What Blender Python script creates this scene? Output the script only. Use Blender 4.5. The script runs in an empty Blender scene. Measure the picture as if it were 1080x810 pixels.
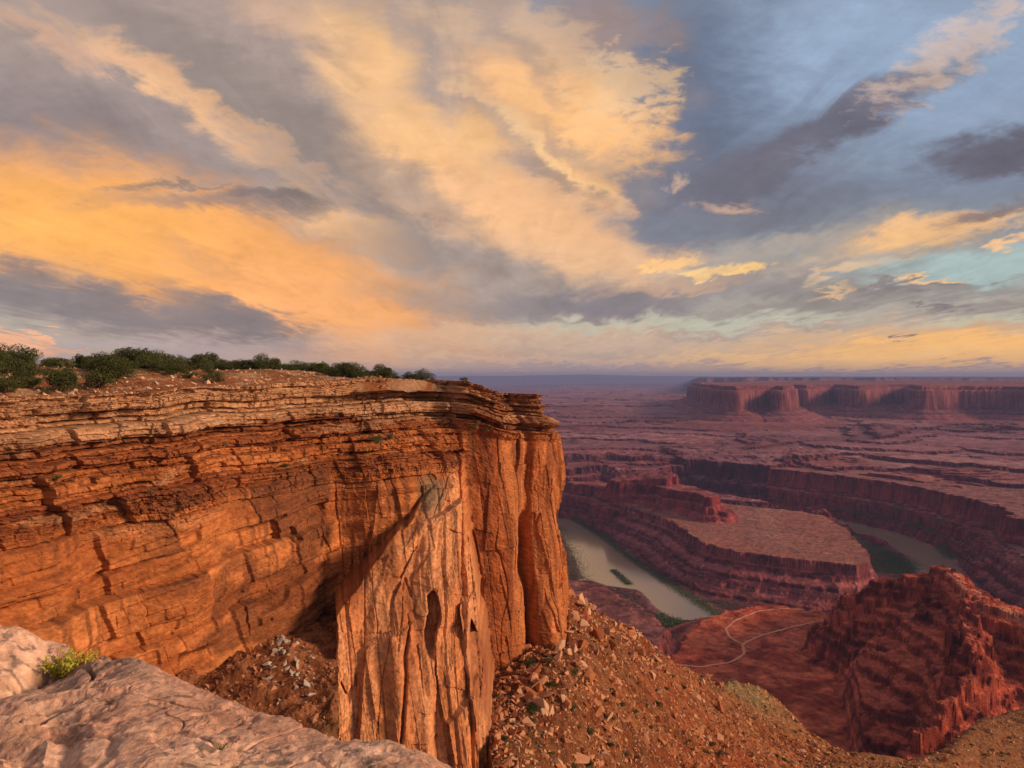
import bpy, bmesh, math, random
import numpy as np
from mathutils import Vector

R = math.radians
S = bpy.context.scene
COL = S.collection
F = 786.0          # focal length in photo pixels
HZ = 398.0         # horizon row of the photo
CX = 540.0

# ------------------------------------------------------------------ camera
cd = bpy.data.cameras.new('camera')
cam = bpy.data.objects.new('camera', cd)
COL.objects.link(cam)
cd.sensor_width = 36.0
cd.lens = 36.0 * F / 1080.0
cd.clip_start = 0.1
cd.clip_end = 400000.0
cam.location = (0, 0, 0)
cam.rotation_euler = (R(90 - 0.51), 0, 0)
S.camera = cam

# ------------------------------------------------------------------ exposure
S.view_settings.view_transform = 'Standard'
S.view_settings.look = 'None'
S.view_settings.exposure = 0.10
S.view_settings.gamma = 1.0
S.view_settings.use_curve_mapping = False

SUN_EL = 19.0       # the sun stands low in the west, to the right of the view
SUN_AZ = 106.0       # degrees clockwise from the viewing direction (+Y)

HAZE_D = 3.3e-5
HAZE_C = (0.34, 0.46, 0.95, 1.0)

# ------------------------------------------------------------------ sun
sl = bpy.data.lights.new('sun', 'SUN')
sun = bpy.data.objects.new('sun', sl)
COL.objects.link(sun)
sl.energy = 4.3
sl.angle = R(13.0)
sl.color = (1.0, 0.64, 0.38)
_d = Vector((math.sin(R(SUN_AZ)) * math.cos(R(SUN_EL)), math.cos(R(SUN_AZ)) * math.cos(R(SUN_EL)), math.sin(R(SUN_EL))))
sun.rotation_euler = _d.to_track_quat('Z', 'Y').to_euler()


def lin(c):
    """0..255 display colour -> linear"""
    out = []
    for v in c:
        v = v / 255.0
        out.append(v / 12.92 if v <= 0.04045 else ((v + 0.055) / 1.055) ** 2.4)
    return tuple(out)


# ------------------------------------------------------------------ sky (world)
W = bpy.data.worlds.new('World')
S.world = W
W.use_nodes = True
nt = W.node_tree
nt.nodes.clear()


def nd(t, **kw):
    n = nt.nodes.new(t)
    for k, v in kw.items():
        setattr(n, k, v)
    return n


def _set(sock, v):
    if hasattr(v, 'is_linked'):
        nt.links.new(v, sock)
    else:
        sock.default_value = v


def mth(op, a, b=None, c=None, clamp=False):
    n = nd('ShaderNodeMath', operation=op, use_clamp=clamp)
    _set(n.inputs[0], a)
    if b is not None:
        _set(n.inputs[1], b)
    if c is not None:
        _set(n.inputs[2], c)
    return n.outputs[0]


def xyz(x, y, z):
    n = nd('ShaderNodeCombineXYZ')
    _set(n.inputs[0], x); _set(n.inputs[1], y); _set(n.inputs[2], z)
    return n.outputs[0]


def vadd(a, b):
    n = nd('ShaderNodeVectorMath', operation='ADD')
    _set(n.inputs[0], a); _set(n.inputs[1], b)
    return n.outputs[0]


def vmad(a, s, b):
    n = nd('ShaderNodeVectorMath', operation='MULTIPLY_ADD')
    _set(n.inputs[0], a); _set(n.inputs[1], s); _set(n.inputs[2], b)
    return n.outputs[0]


def noise(vec, scale, detail=4.0, rough=0.5, dist=0.0):
    n = nd('ShaderNodeTexNoise')
    n.noise_dimensions = '3D'
    _set(n.inputs['Vector'], vec)
    n.inputs['Scale'].default_value = scale
    n.inputs['Detail'].default_value = detail
    n.inputs['Roughness'].default_value = rough
    n.inputs['Distortion'].default_value = dist
    return n.outputs[0], n.outputs[1]


def mapr(v, a, b, c=0.0, d=1.0, smooth=True):
    n = nd('ShaderNodeMapRange')
    n.interpolation_type = 'SMOOTHSTEP' if smooth else 'LINEAR'
    _set(n.inputs[0], v)
    n.inputs[1].default_value = a; n.inputs[2].default_value = b
    n.inputs[3].default_value = c; n.inputs[4].default_value = d
    return n.outputs[0]


def mixc(f, a, b, mode='MIX'):
    n = nd('ShaderNodeMix', data_type='RGBA', blend_type=mode)
    _set(n.inputs[0], f)
    for s, v in ((n.inputs[6], a), (n.inputs[7], b)):
        if hasattr(v, 'is_linked'):
            nt.links.new(v, s)
        else:
            s.default_value = (v[0], v[1], v[2], 1.0)
    return n.outputs[2]


tc = nd('ShaderNodeTexCoord')
sp = nd('ShaderNodeSeparateXYZ')
nt.links.new(tc.outputs['Generated'], sp.inputs[0])
dx, dy, dz = sp.outputs
ya = mth('MAXIMUM', mth('ABSOLUTE', dy), 0.12)
ca = mth('DIVIDE', dx, ya)          # tangent of the bearing
cb = mth('DIVIDE', dz, ya)          # tangent of the height over the horizon
zz = mth('ADD', mth('MAXIMUM', dz, 0.0), 0.07)
plx = mth('DIVIDE', dx, zz)
ply = mth('DIVIDE', ya, zz)
plane = xyz(plx, ply, 0.0)          # a flat cloud deck seen from below
# streaks of the deck run towards a point on the horizon left of the centre
mp = nd('ShaderNodeMapping')
nt.links.new(plane, mp.inputs[0])
mp.inputs['Rotation'].default_value = (0, 0, R(-4))
mp.inputs['Scale'].default_value = (1.0, 0.28, 1.0)
st1, st1c = noise(mp.outputs[0], 1.3, 7.0, 0.58, 0.6)
st2, st2c = noise(mp.outputs[0], 4.5, 6.0, 0.62, 0.9)
ab = xyz(ca, cb, 0.0)
mp2 = nd('ShaderNodeMapping')
nt.links.new(ab, mp2.inputs[0])
mp2.inputs['Scale'].default_value = (1.0, 2.3, 1.0)
pf, pfc = noise(mp2.outputs[0], 7.0, 7.0, 0.6, 0.3)
pg, pgc = noise(mp2.outputs[0], 26.0, 5.0, 0.65, 0.4)
# bend the bearings a little so that every cloud gets a torn outline
wv = vmad(vadd(pfc, (-0.5, -0.5, -0.5)), (0.16, 0.075, 0.0), ab)
wv = vmad(vadd(st2c, (-0.5, -0.5, -0.5)), (0.10, 0.05, 0.0), wv)
wv = vmad(vadd(pgc, (-0.5, -0.5, -0.5)), (0.02, 0.012, 0.0), wv)

# clear sky behind the clouds: the physical sky plus the glow low down
sky = nd('ShaderNodeTexSky', sky_type='NISHITA')
sky.sun_disc = False
sky.sun_elevation = R(SUN_EL)
sky.sun_rotation = R(SUN_AZ)
sky.altitude = 1800
sky.air_density = 1.0
sky.dust_density = 2.0
skyc = nd('ShaderNodeVectorMath', operation='SCALE')
nt.links.new(sky.outputs[0], skyc.inputs[0])
skyc.inputs[3].default_value = 0.06
ramp = nd('ShaderNodeValToRGB')
el = ramp.color_ramp.elements
stops = [(0.0, (206, 165, 134)), (0.03, (214, 180, 150)), (0.075, (198, 182, 160)), (0.14, (160, 158, 152)),
         (0.26, (122, 128, 142)), (0.45, (130, 142, 162)), (0.75, (140, 134, 140)), (1.0, (158, 142, 138))]
el[0].position = 0.0; el[0].color = (*lin(stops[0][1]), 1)
el[1].position = 1.0; el[1].color = (*lin(stops[-1][1]), 1)
for p, c in stops[1:-1]:
    e = el.new(p); e.color = (*lin(c), 1)
nt.links.new(cb, ramp.inputs[0])
cur = mixc(0.82, skyc.outputs[0], ramp.outputs[0])


_nb = [0]


def blob(px, py, rx, ry, rot, c, op, edge=0.5, n=None, amt=0.8):
    """one cloud patch, centred on a bearing; n tears its edge"""
    global cur, wv
    _nb[0] += 1
    if _nb[0] % 6 == 0:      # ties the patches into one chain, so that they are evaluated in turn
        wv = vmad(cur, (1e-7, 1e-7, 0.0), wv)
    if c[0] < 185 and px < 640 and rx > 40:
        av = sum(c) / 3.0 * 1.10
        c = (c[0] * .45 + av * 1.07 * .58, c[1] * .45 + av * .98 * .58, c[2] * .45 + av * .90 * .58)
    m = nd('ShaderNodeMapping', vector_type='TEXTURE')
    nt.links.new(wv, m.inputs[0])
    m.inputs['Location'].default_value = ((px - CX) / F, (HZ - py) / F, 0)
    m.inputs['Rotation'].default_value = (0, 0, R(rot))
    m.inputs['Scale'].default_value = (rx / F, ry / F, 1.0)
    ln = nd('ShaderNodeVectorMath', operation='LENGTH')
    nt.links.new(m.outputs[0], ln.inputs[0])
    r = ln.outputs[1]
    o_ = 0.0
    if n is not None:
        r = mth('MULTIPLY_ADD', n, amt, r)
        o_ = amt * 0.5
    f = mapr(r, 1.0 + edge * 0.5 + o_, 1.0 - edge + o_, 0.0, op)
    cur = mixc(f, cur, lin(c))


# blue gaps and the dusky veil in the middle
blob(960, 60, 260, 130, 0, (150, 170, 196), 0.8, 0.8)
blob(700, 120, 150, 120, 60, (98, 108, 130), 0.85, 0.7)
blob(760, 215, 170, 55, 10, (118, 120, 134), 0.75, 0.8, st2, 0.6)
# the big cloud mass of the left half
blob(200, 130, 500, 270, -8, (160, 134, 130), 0.96, 0.35, pf, 0.5)
blob(470, 290, 260, 110, -8, (165, 142, 132), 0.85, 0.5, pf, 0.7)
blob(60, 135, 220, 70, -14, (124, 112, 124), 0.85, 0.8, st2, 0.6)
blob(200, 60, 230, 40, -33, (132, 118, 122), 0.70, 0.7, st2, 0.8)
blob(330, 150, 200, 42, -36, (136, 120, 120), 0.75, 0.8, st2, 0.7)
blob(620, 60, 90, 60, -60, (150, 132, 128), 0.8, 0.6, pf, 0.9)
# lit bands
blob(200, 268, 330, 82, -17, (248, 172, 100), 0.97, 0.6, pf, 0.7)
blob(60, 235, 200, 58, -8, (252, 178, 92), 0.95, 0.8, st1, 0.5)
blob(330, 322, 110, 45, -25, (252, 176, 108), 0.9, 0.7, pf, 0.6)
blob(185, 100, 150, 15, -34, (240, 186, 136), 0.85, 0.9, pg, 0.8)
blob(70, 45, 110, 14, -22, (222, 174, 142), 0.6, 0.9, pg, 0.8)
blob(385, 62, 85, 50, -50, (246, 194, 138), 0.92, 0.8, pf, 0.8)
blob(300, 20, 90, 24, -30, (226, 182, 148), 0.55, 0.9, pf, 0.8)
blob(460, 150, 100, 42, -18, (246, 192, 134), 0.9, 0.7, pf, 0.9)
blob(375, 235, 75, 22, -25, (250, 192, 132), 0.9, 0.8, pg, 0.6)
blob(560, 95, 70, 100, 35, (246, 188, 130), 0.9, 0.7, pf, 0.8)
blob(635, 130, 75, 42, -12, (248, 190, 130), 0.95, 0.6, pg, 1.2)
blob(610, 178, 50, 34, -40, (240, 184, 126), 0.85, 0.5, pf, 1.0)
blob(545, 225, 170, 42, -20, (246, 188, 134), 0.88, 0.8, pf, 0.7)
blob(640, 272, 130, 26, -6, (240, 190, 144), 0.8, 0.9, st2, 0.7)
blob(560, 60, 70, 16, -55, (140, 124, 122), 0.6, 0.8, pg, 0.8)
blob(600, 155, 60, 12, -30, (150, 130, 126), 0.6, 0.9, pg, 0.8)
# darker scarves
blob(500, 28, 120, 36, -12, (160, 136, 130), 0.8, 0.8, pf, 0.9)
blob(640, 20, 60, 50, -60, (150, 130, 128), 0.75, 0.8, pf, 0.9)
blob(520, 130, 60, 16, -40, (168, 144, 134), 0.6, 0.9, pf, 0.9)
blob(430, 190, 90, 20, -30, (160, 138, 130), 0.65, 0.9, pf, 0.9)
blob(260, 215, 170, 10, -3, (128, 112, 118), 0.75, 0.9, pf, 1.1)
blob(330, 208, 70, 12, -4, (120, 106, 112), 0.75, 0.9, pg, 0.8)
blob(110, 322, 250, 26, -9, (118, 112, 124), 0.92, 0.6, pf, 0.7)
blob(255, 335, 100, 20, -22, (120, 110, 118), 0.85, 0.7, pf, 0.7)
blob(20, 288, 70, 20, -12, (124, 112, 122), 0.75, 0.8, pf, 0.8)
blob(450, 265, 110, 28, -18, (142, 126, 124), 0.75, 0.8, pf, 0.8)
blob(500, 325, 130, 20, -8, (146, 132, 130), 0.7, 0.8, pf, 0.8)
blob(650, 318, 140, 18, 2, (128, 122, 128), 0.85, 0.7, pf, 0.9)
# the right half
blob(862, 138, 165, 26, 27, (104, 102, 116), 0.95, 0.6, pf, 0.6)
blob(800, 180, 90, 22, 20, (110, 108, 120), 0.85, 0.8, pf, 0.6)
blob(1015, 42, 110, 24, 38, (226, 194, 172), 0.6, 0.9, pg, 3.6)
blob(1060, 165, 95, 26, 6, (100, 96, 108), 0.93, 0.55, pg, 0.8)
blob(1000, 240, 130, 16, 10, (238, 186, 130), 0.9, 0.6, pf, 0.9)
blob(930, 262, 60, 9, 16, (248, 192, 126), 0.85, 0.8, pf, 0.9)
blob(1045, 226, 60, 9, 12, (116, 108, 114), 0.8, 0.6, pg, 1.0)
blob(1020, 280, 130, 22, 4, (172, 194, 190), 0.85, 0.7)
blob(860, 282, 170, 14, 10, (190, 166, 144), 0.7, 0.9, st2, 1.0)
blob(900, 318, 250, 14, 7, (146, 136, 130), 0.85, 0.7, pf, 1.0)
blob(790, 300, 150, 16, 4, (138, 130, 130), 0.75, 0.8, pf, 0.8)
blob(1040, 322, 110, 8, 8, (150, 136, 130), 0.75, 0.8, pg, 0.9)
blob(690, 345, 190, 10, 2, (200, 202, 178), 0.75, 0.9)
blob(760, 284, 32, 10, 0, (255, 206, 132), 0.97, 0.4, pg, 0.5)
blob(712, 275, 28, 9, 8, (252, 198, 134), 0.95, 0.5, pg, 0.7)
blob(760, 213, 24, 6, 12, (226, 184, 150), 0.6, 0.9)
blob(718, 189, 11, 7, 0, (220, 180, 150), 0.6, 0.9)
blob(868, 312, 26, 4, 4, (246, 196, 138), 0.7, 0.8)
blob(985, 296, 28, 4, 6, (248, 194, 130), 0.85, 0.6, pg, 0.7)
blob(1070, 256, 22, 7, 0, (246, 188, 130), 0.85, 0.6, pg, 0.6)
# the glow above the horizon and the bars in it
blob(1010, 370, 280, 26, 2, (255, 190, 106), 0.97, 0.8)
blob(1010, 348, 190, 9, 3, (206, 166, 134), 0.55, 0.9, pf, 0.8)
blob(560, 358, 260, 12, 0, (226, 184, 146), 0.6, 0.9)
blob(160, 365, 220, 14, 0, (188, 170, 168), 0.6, 0.9)
blob(970, 389, 330, 2.6, 0, (160, 132, 138), 0.7, 0.7, pf, 0.9)
blob(640, 384, 120, 4, 0, (160, 146, 156), 0.65, 0.8, pf, 0.9)
blob(953, 357, 7, 2.5, 0, (116, 104, 112), 0.9, 0.5)
blob(985, 326, 40, 4, 5, (124, 114, 116), 0.8, 0.7, pg, 0.7)
blob(900, 376, 260, 7, 1, (255, 200, 124), 0.7, 0.8, pf, 0.6)
blob(520, 378, 200, 6, 0, (232, 186, 146), 0.6, 0.9)
# towering cloud low over the left horizon
blob(12, 358, 22, 11, -8, (252, 182, 136), 0.97, 0.3, pg, 0.7)
blob(48, 357, 18, 10, 0, (254, 188, 140), 0.97, 0.3, pg, 0.7)
blob(60, 368, 30, 4, -6, (240, 172, 132), 0.9, 0.4, pg, 0.6)
# finer tufts and scarves
blob(300, 165, 130, 7, -30, (196, 160, 136), 0.6, 0.9, pg, 1.2)
blob(560, 150, 120, 10, -38, (252, 206, 150), 0.6, 0.8, pg, 1.6)
blob(655, 95, 46, 40, -30, (236, 196, 150), 0.6, 0.5, pg, 2.6)
blob(590, 45, 60, 30, -40, (214, 178, 146), 0.5, 0.6, pg, 2.6)
blob(470, 25, 70, 20, -25, (222, 184, 150), 0.5, 0.7, pg, 2.2)
blob(585, 190, 50, 14, -30, (140, 124, 122), 0.6, 0.7, pg, 2.0)
blob(640, 215, 40, 8, -16, (226, 178, 140), 0.6, 0.7, pg, 1.6)
blob(170, 196, 70, 5, 4, (128, 110, 108), 0.8, 0.7, pg, 1.2)
blob(290, 205, 62, 9, -2, (120, 104, 106), 0.85, 0.7, pg, 1.2)
blob(205, 270, 60, 12, -20, (214, 154, 108), 0.5, 0.9, pf, 0.8)
blob(900, 288, 60, 6, 14, (226, 188, 146), 0.7, 0.8, pg, 1.2)
blob(840, 255, 130, 14, 14, (186, 168, 150), 0.6, 0.9, st2, 0.8)
blob(700, 302, 90, 8, 2, (214, 172, 140), 0.6, 0.8, pg, 1.2)
blob(960, 305, 70, 5, 10, (128, 118, 118), 0.7, 0.8, pg, 1.2)
blob(800, 350, 180, 5, 3, (172, 150, 140), 0.6, 0.8, pf, 1.0)
blob(1030, 340, 90, 4, 6, (200, 196, 166), 0.7, 0.8, pf, 1.0)
blob(640, 362, 120, 4, 0, (206, 176, 150), 0.6, 0.8, pf, 1.0)
# the deck's own grain: streaks running to the horizon and finer tufts
g = mth('ADD', mth('MULTIPLY', mth('SUBTRACT', st1, 0.5), 0.34), mth('MULTIPLY', mth('SUBTRACT', pf, 0.5), 0.42))
g = mth('ADD', g, mth('MULTIPLY', mth('SUBTRACT', st2, 0.5), 0.42))
g = mth('ADD', g, mth('MULTIPLY', mth('SUBTRACT', pg, 0.5), 0.30))
fade = mapr(cb, 0.0, 0.12, 0.35, 1.0)
g = mth('ADD', mth('MULTIPLY', g, fade), 1.02)
fin = nd('ShaderNodeVectorMath', operation='SCALE')
nt.links.new(cur, fin.inputs[0])
nt.links.new(g, fin.inputs[3])
bg = nd('ShaderNodeBackground')
nt.links.new(fin.outputs[0], bg.inputs[0])
bg.inputs[1].default_value = 1.0
wo = nd('ShaderNodeOutputWorld')
nt.links.new(bg.outputs[0], wo.inputs[0])

# ================================================================== numpy noise
_T2 = [np.random.RandomState(100 + k).rand(256, 256).astype(np.float32) * 2 - 1 for k in range(8)]
_T3 = [np.random.RandomState(200 + k).rand(64, 64, 64).astype(np.float32) * 2 - 1 for k in range(3)]
_T1 = np.random.RandomState(7).rand(65536).astype(np.float32)


def vn2(x, y, k=0):
    T = _T2[k % 8]
    x = np.asarray(x, np.float64) + 31.7 * k; y = np.asarray(y, np.float64) + 17.3 * k
    xi = np.floor(x); yi = np.floor(y)
    u = (x - xi).astype(np.float32); v = (y - yi).astype(np.float32)
    xi = xi.astype(np.int64) & 255; yi = yi.astype(np.int64) & 255
    x1 = (xi + 1) & 255; y1 = (yi + 1) & 255
    u = u * u * u * (u * (u * 6 - 15) + 10); v = v * v * v * (v * (v * 6 - 15) + 10)
    a = T[yi, xi]; b = T[yi, x1]; c = T[y1, xi]; d = T[y1, x1]
    return a + (b - a) * u + (c - a) * v + (a - b - c + d) * u * v


def vn3(x, y, z, k=0):
    T = _T3[k % 3]
    x, y, z = [np.asarray(q, np.float64) + 13.1 * k for q in np.broadcast_arrays(x, y, z)]
    f = []; i0 = []; i1 = []
    for q in (x, y, z):
        qi = np.floor(q); t = (q - qi).astype(np.float32)
        f.append(t * t * (3 - 2 * t)); qi = qi.astype(np.int64) & 63
        i0.append(qi); i1.append((qi + 1) & 63)
    u, v, w = f

    def g(a, b, c):
        return T[c, b, a]
    x00 = g(i0[0], i0[1], i0[2]) * (1 - u) + g(i1[0], i0[1], i0[2]) * u
    x10 = g(i0[0], i1[1], i0[2]) * (1 - u) + g(i1[0], i1[1], i0[2]) * u
    x01 = g(i0[0], i0[1], i1[2]) * (1 - u) + g(i1[0], i0[1], i1[2]) * u
    x11 = g(i0[0], i1[1], i1[2]) * (1 - u) + g(i1[0], i1[1], i1[2]) * u
    return (x00 * (1 - v) + x10 * v) * (1 - w) + (x01 * (1 - v) + x11 * v) * w


def fbm2(x, y, o=4, k=0, g=0.5, lac=2.07):
    s = 0; a = 1.0; n = 0
    for i in range(o):
        s = s + a * vn2(x, y, k + i); n += a; a *= g
        x, y = x * lac * 0.96 - y * lac * 0.28, x * lac * 0.28 + y * lac * 0.96
    return s / n * 1.5


def fbm3(x, y, z, o=4, k=0, g=0.5, lac=2.07):
    s = 0; a = 1.0; n = 0
    for i in range(o):
        s = s + a * vn3(x, y, z, k + i); n += a; a *= g
        x = x * lac + 3.1; y = y * lac + 1.7; z = z * lac + 5.3
    return s / n * 1.5


def rid2(x, y, o=4, k=0, g=0.5):
    s = 0; a = 1.0; n = 0
    for i in range(o):
        s = s + a * (1 - 2 * np.abs(vn2(x, y, k + i))); n += a; a *= g
        x, y = x * 2.05 * 0.9 - y * 2.05 * 0.43, x * 2.05 * 0.43 + y * 2.05 * 0.9
    return s / n


def hsh(*a):
    h = np.zeros(np.broadcast(*a).shape, np.int64)
    for i, q in enumerate(a):
        h = (h * 73856093 + (np.asarray(q).astype(np.int64) + 911 * i) * 19349663 + 83492791) & 0x7fffffff
        h = h ^ (h >> 13)
    return _T1[(h * 2654435 + (h >> 7)) & 65535]


def sst(a, b, x):
    t = np.clip((x - a) / (b - a), 0, 1)
    return t * t * (3 - 2 * t)


def mixn(a, b, t):
    a = np.asarray(a, np.float32); b = np.asarray(b, np.float32)
    return a + (b - a) * t[..., None]


def facets(u, v, cu, cv, amp, su, sv, pen, seed):
    """angular fracture faces: the upper envelope of many tilted planes"""
    u = (u / cu).astype(np.float32); v = (v / cv).astype(np.float32)
    iu = np.floor(u); iv = np.floor(v)
    best = np.full(u.shape, -1e9, np.float32)
    for a in (-1, 0, 1):
        for b in (-1, 0, 1):
            ku = iu + a; kv = iv + b
            h1 = hsh(ku, kv + seed); h2 = hsh(ku + 5, kv + seed * 3); h3 = hsh(ku + 17, kv + seed * 5)
            du = u - ku - h1; dv = v - kv - h2
            val = (h3 - .5) * 2 * amp + (h1 * 2.7 % 1 - .5) * 2 * su * du * cu + (h2 * 3.3 % 1 - .5) * 2 * sv * dv * cv - pen * (np.abs(du) + np.abs(dv))
            best = np.maximum(best, val)
    return best


# ================================================================== mesh helpers
def grid_mesh(name, P, rgb, mat, smooth=False, keep=None, kind='structure', flip=False):
    """P: (rows, cols, 3) points; rgb: (rows, cols, 3) the rock's own colour"""
    ny, nx = P.shape[:2]
    idx = np.arange(ny * nx, dtype=np.int32).reshape(ny, nx)
    q = np.stack([idx[:-1, :-1], idx[:-1, 1:], idx[1:, 1:], idx[1:, :-1]], -1)
    if flip:
        q = q[..., ::-1]
    if keep is not None:
        q = q[keep[:-1, :-1] & keep[1:, 1:] & keep[:-1, 1:] & keep[1:, :-1]]
    q = q.reshape(-1, 4)
    return raw_mesh(name, P.reshape(-1, 3), q, rgb.reshape(-1, 3), mat, smooth, kind)


def raw_mesh(name, V, Fc, rgb, mat, smooth=False, kind=None):
    me = bpy.data.meshes.new(name)
    n = len(V); m, k = Fc.shape
    me.vertices.add(n)
    me.vertices.foreach_set('co', np.ascontiguousarray(V, np.float32).ravel())
    me.loops.add(m * k)
    me.loops.foreach_set('vertex_index', np.ascontiguousarray(Fc, np.int32).ravel())
    me.polygons.add(m)
    me.polygons.foreach_set('loop_start', np.arange(0, m * k, k, dtype=np.int32))
    me.polygons.foreach_set('loop_total', np.full(m, k, np.int32))
    me.update(calc_edges=True)
    me.polygons.foreach_set('use_smooth', np.full(m, bool(smooth)))
    if rgb is not None:
        at = me.color_attributes.new('tone', 'FLOAT_COLOR', 'POINT')
        c = np.ones((n, 4), np.float32); c[:, :3] = np.clip(rgb, 0.004, 0.9)
        at.data.foreach_set('color', c.ravel())
    me.materials.append(mat)
    o = bpy.data.objects.new(name, me)
    COL.objects.link(o)
    if kind:
        o['kind'] = kind
    return o


def tag(o, label, cat, group=None, kind=None):
    if label: o['label'] = label
    if cat: o['category'] = cat
    if group: o['group'] = group
    if kind: o['kind'] = kind
    return o


# ================================================================== materials
def rock_material(name, sc1, sc2, bump, rough=0.9, vary=0.35, streak=0.0):
    """the rock's own mineral colour (attribute 'tone') broken up by procedural grain"""
    m = bpy.data.materials.new(name); m.use_nodes = True
    t = m.node_tree; L = t.links
    b = t.nodes['Principled BSDF']
    b.inputs['Roughness'].default_value = rough
    b.inputs['Specular IOR Level'].default_value = 0.15
    at = t.nodes.new('ShaderNodeAttribute'); at.attribute_name = 'tone'
    tcn = t.nodes.new('ShaderNodeTexCoord')
    ge = t.nodes.new('ShaderNodeNewGeometry')
    n1 = t.nodes.new('ShaderNodeTexNoise'); n1.inputs['Scale'].default_value = sc1
    n1.inputs['Detail'].default_value = 6; n1.inputs['Roughness'].default_value = 0.65
    mpn = t.nodes.new('ShaderNodeMapping'); mpn.inputs['Scale'].default_value = (1, 1, 3.5)
    L.new(ge.outputs['Position'], n1.inputs['Vector'])
    L.new(ge.outputs['Position'], mpn.inputs[0])
    n2 = t.nodes.new('ShaderNodeTexNoise'); n2.inputs['Scale'].default_value = sc2
    n2.inputs['Detail'].default_value = 5; n2.inputs['Roughness'].default_value = 0.7
    L.new(mpn.outputs[0], n2.inputs['Vector'])
    ad = t.nodes.new('ShaderNodeMath'); ad.operation = 'ADD'
    L.new(n1.outputs[0], ad.inputs[0]); L.new(n2.outputs[0], ad.inputs[1])
    mr = t.nodes.new('ShaderNodeMapRange')
    mr.inputs[1].default_value = 0.6; mr.inputs[2].default_value = 1.4
    mr.inputs[3].default_value = 1 - vary; mr.inputs[4].default_value = 1 + vary
    L.new(ad.outputs[0], mr.inputs[0])
    sc = t.nodes.new('ShaderNodeVectorMath'); sc.operation = 'SCALE'
    L.new(at.outputs['Color'], sc.inputs[0]); L.new(mr.outputs[0], sc.inputs[3])
    L.new(sc.outputs[0], b.inputs['Base Color'])
    bp = t.nodes.new('ShaderNodeBump'); bp.inputs['Strength'].default_value = 1.0
    bp.inputs['Distance'].default_value = bump
    L.new(ad.outputs[0], bp.inputs['Height'])
    L.new(bp.outputs[0], b.inputs['Normal'])
    return m


def plain_material(name, c, rough=0.8, c2=None, sc=3.0, bump=0.0, spec=0.2):
    m = bpy.data.materials.new(name); m.use_nodes = True
    t = m.node_tree; L = t.links
    b = t.nodes['Principled BSDF']
    b.inputs['Roughness'].default_value = rough
    b.inputs['Specular IOR Level'].default_value = spec
    c2 = c2 or tuple(v * 0.6 for v in c)
    n1 = t.nodes.new('ShaderNodeTexNoise'); n1.inputs['Scale'].default_value = sc
    n1.inputs['Detail'].default_value = 5
    ge = t.nodes.new('ShaderNodeNewGeometry')
    L.new(ge.outputs['Position'], n1.inputs['Vector'])
    r = t.nodes.new('ShaderNodeValToRGB')
    r.color_ramp.elements[0].position = 0.3; r.color_ramp.elements[0].color = (*c2, 1)
    r.color_ramp.elements[1].position = 0.7; r.color_ramp.elements[1].color = (*c, 1)
    L.new(n1.outputs[0], r.inputs[0]); L.new(r.outputs[0], b.inputs['Base Color'])
    if bump:
        bp = t.nodes.new('ShaderNodeBump'); bp.inputs['Distance'].default_value = bump
        L.new(n1.outputs[0], bp.inputs['Height']); L.new(bp.outputs[0], b.inputs['Normal'])
    return m


def px2x(px, Y):
    return (np.asarray(px) - CX) / F * Y


M_CLIFF = rock_material('cliff_sandstone', 0.45, 1.6, 0.13, vary=0.42)
M_CANYON = rock_material('canyon_rock', 0.04, 0.17, 5.0, vary=0.55)
M_TALUS = rock_material('talus_soil', 0.9, 3.6, 0.35, vary=0.6)
M_SLAB = rock_material('pale_slickrock', 5.0, 26.0, 0.012, vary=0.35)

# ================================================================== the near cliff
def arc_resample(pts, step):
    pts = np.array(pts, float)
    # smooth the control polygon first (Catmull-Rom)
    out = []
    for i in range(len(pts) - 1):
        p0 = pts[max(i - 1, 0)]; p1 = pts[i]; p2 = pts[i + 1]; p3 = pts[min(i + 2, len(pts) - 1)]
        t = np.linspace(0, 1, 40, endpoint=False)[:, None]
        out.append(0.5 * (2 * p1 + (p2 - p0) * t + (2 * p0 - 5 * p1 + 4 * p2 - p3) * t ** 2 + (3 * p1 - p0 - 3 * p2 + p3) * t ** 3))
    c = np.vstack(out + [pts[-1:]])
    s = np.r_[0, np.cumsum(np.hypot(*np.diff(c, axis=0).T))]
    n = int(s[-1] / step)
    q = np.linspace(0, s[-1], n)
    return np.c_[np.interp(q, s, c[:, 0]), np.interp(q, s, c[:, 1])], q


def pY(px, Y):
    return ((px - CX) / F * Y, Y)


plan = [pY(-260, 84), pY(-120, 94), pY(0, 106), pY(60, 112), pY(110, 121), pY(200, 131), pY(255, 143), pY(300, 150), pY(345, 161),
        pY(400, 165), pY(450, 171), pY(478, 179), pY(500, 181), pY(530, 183), pY(553, 189), pY(567, 188), pY(586, 191),
        (12.2, 200), (12.5, 215), (9.0, 240), (2.0, 275)]
C, sarc = arc_resample(plan, 0.135)
T = np.gradient(C, axis=0)
for _ in range(3):
    k = 121
    ker = np.hanning(k); ker /= ker.sum()
    T = np.c_[np.convolve(np.pad(T[:, 0], k // 2, 'edge'), ker, 'valid'), np.convolve(np.pad(T[:, 1], k // 2, 'edge'), ker, 'valid')]
T /= np.linalg.norm(T, axis=1)[:, None]
Nrm = np.c_[T[:, 1], -T[:, 0]]          # outward, into the canyon
PXc = C[:, 0] / C[:, 1] * F + CX

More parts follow.
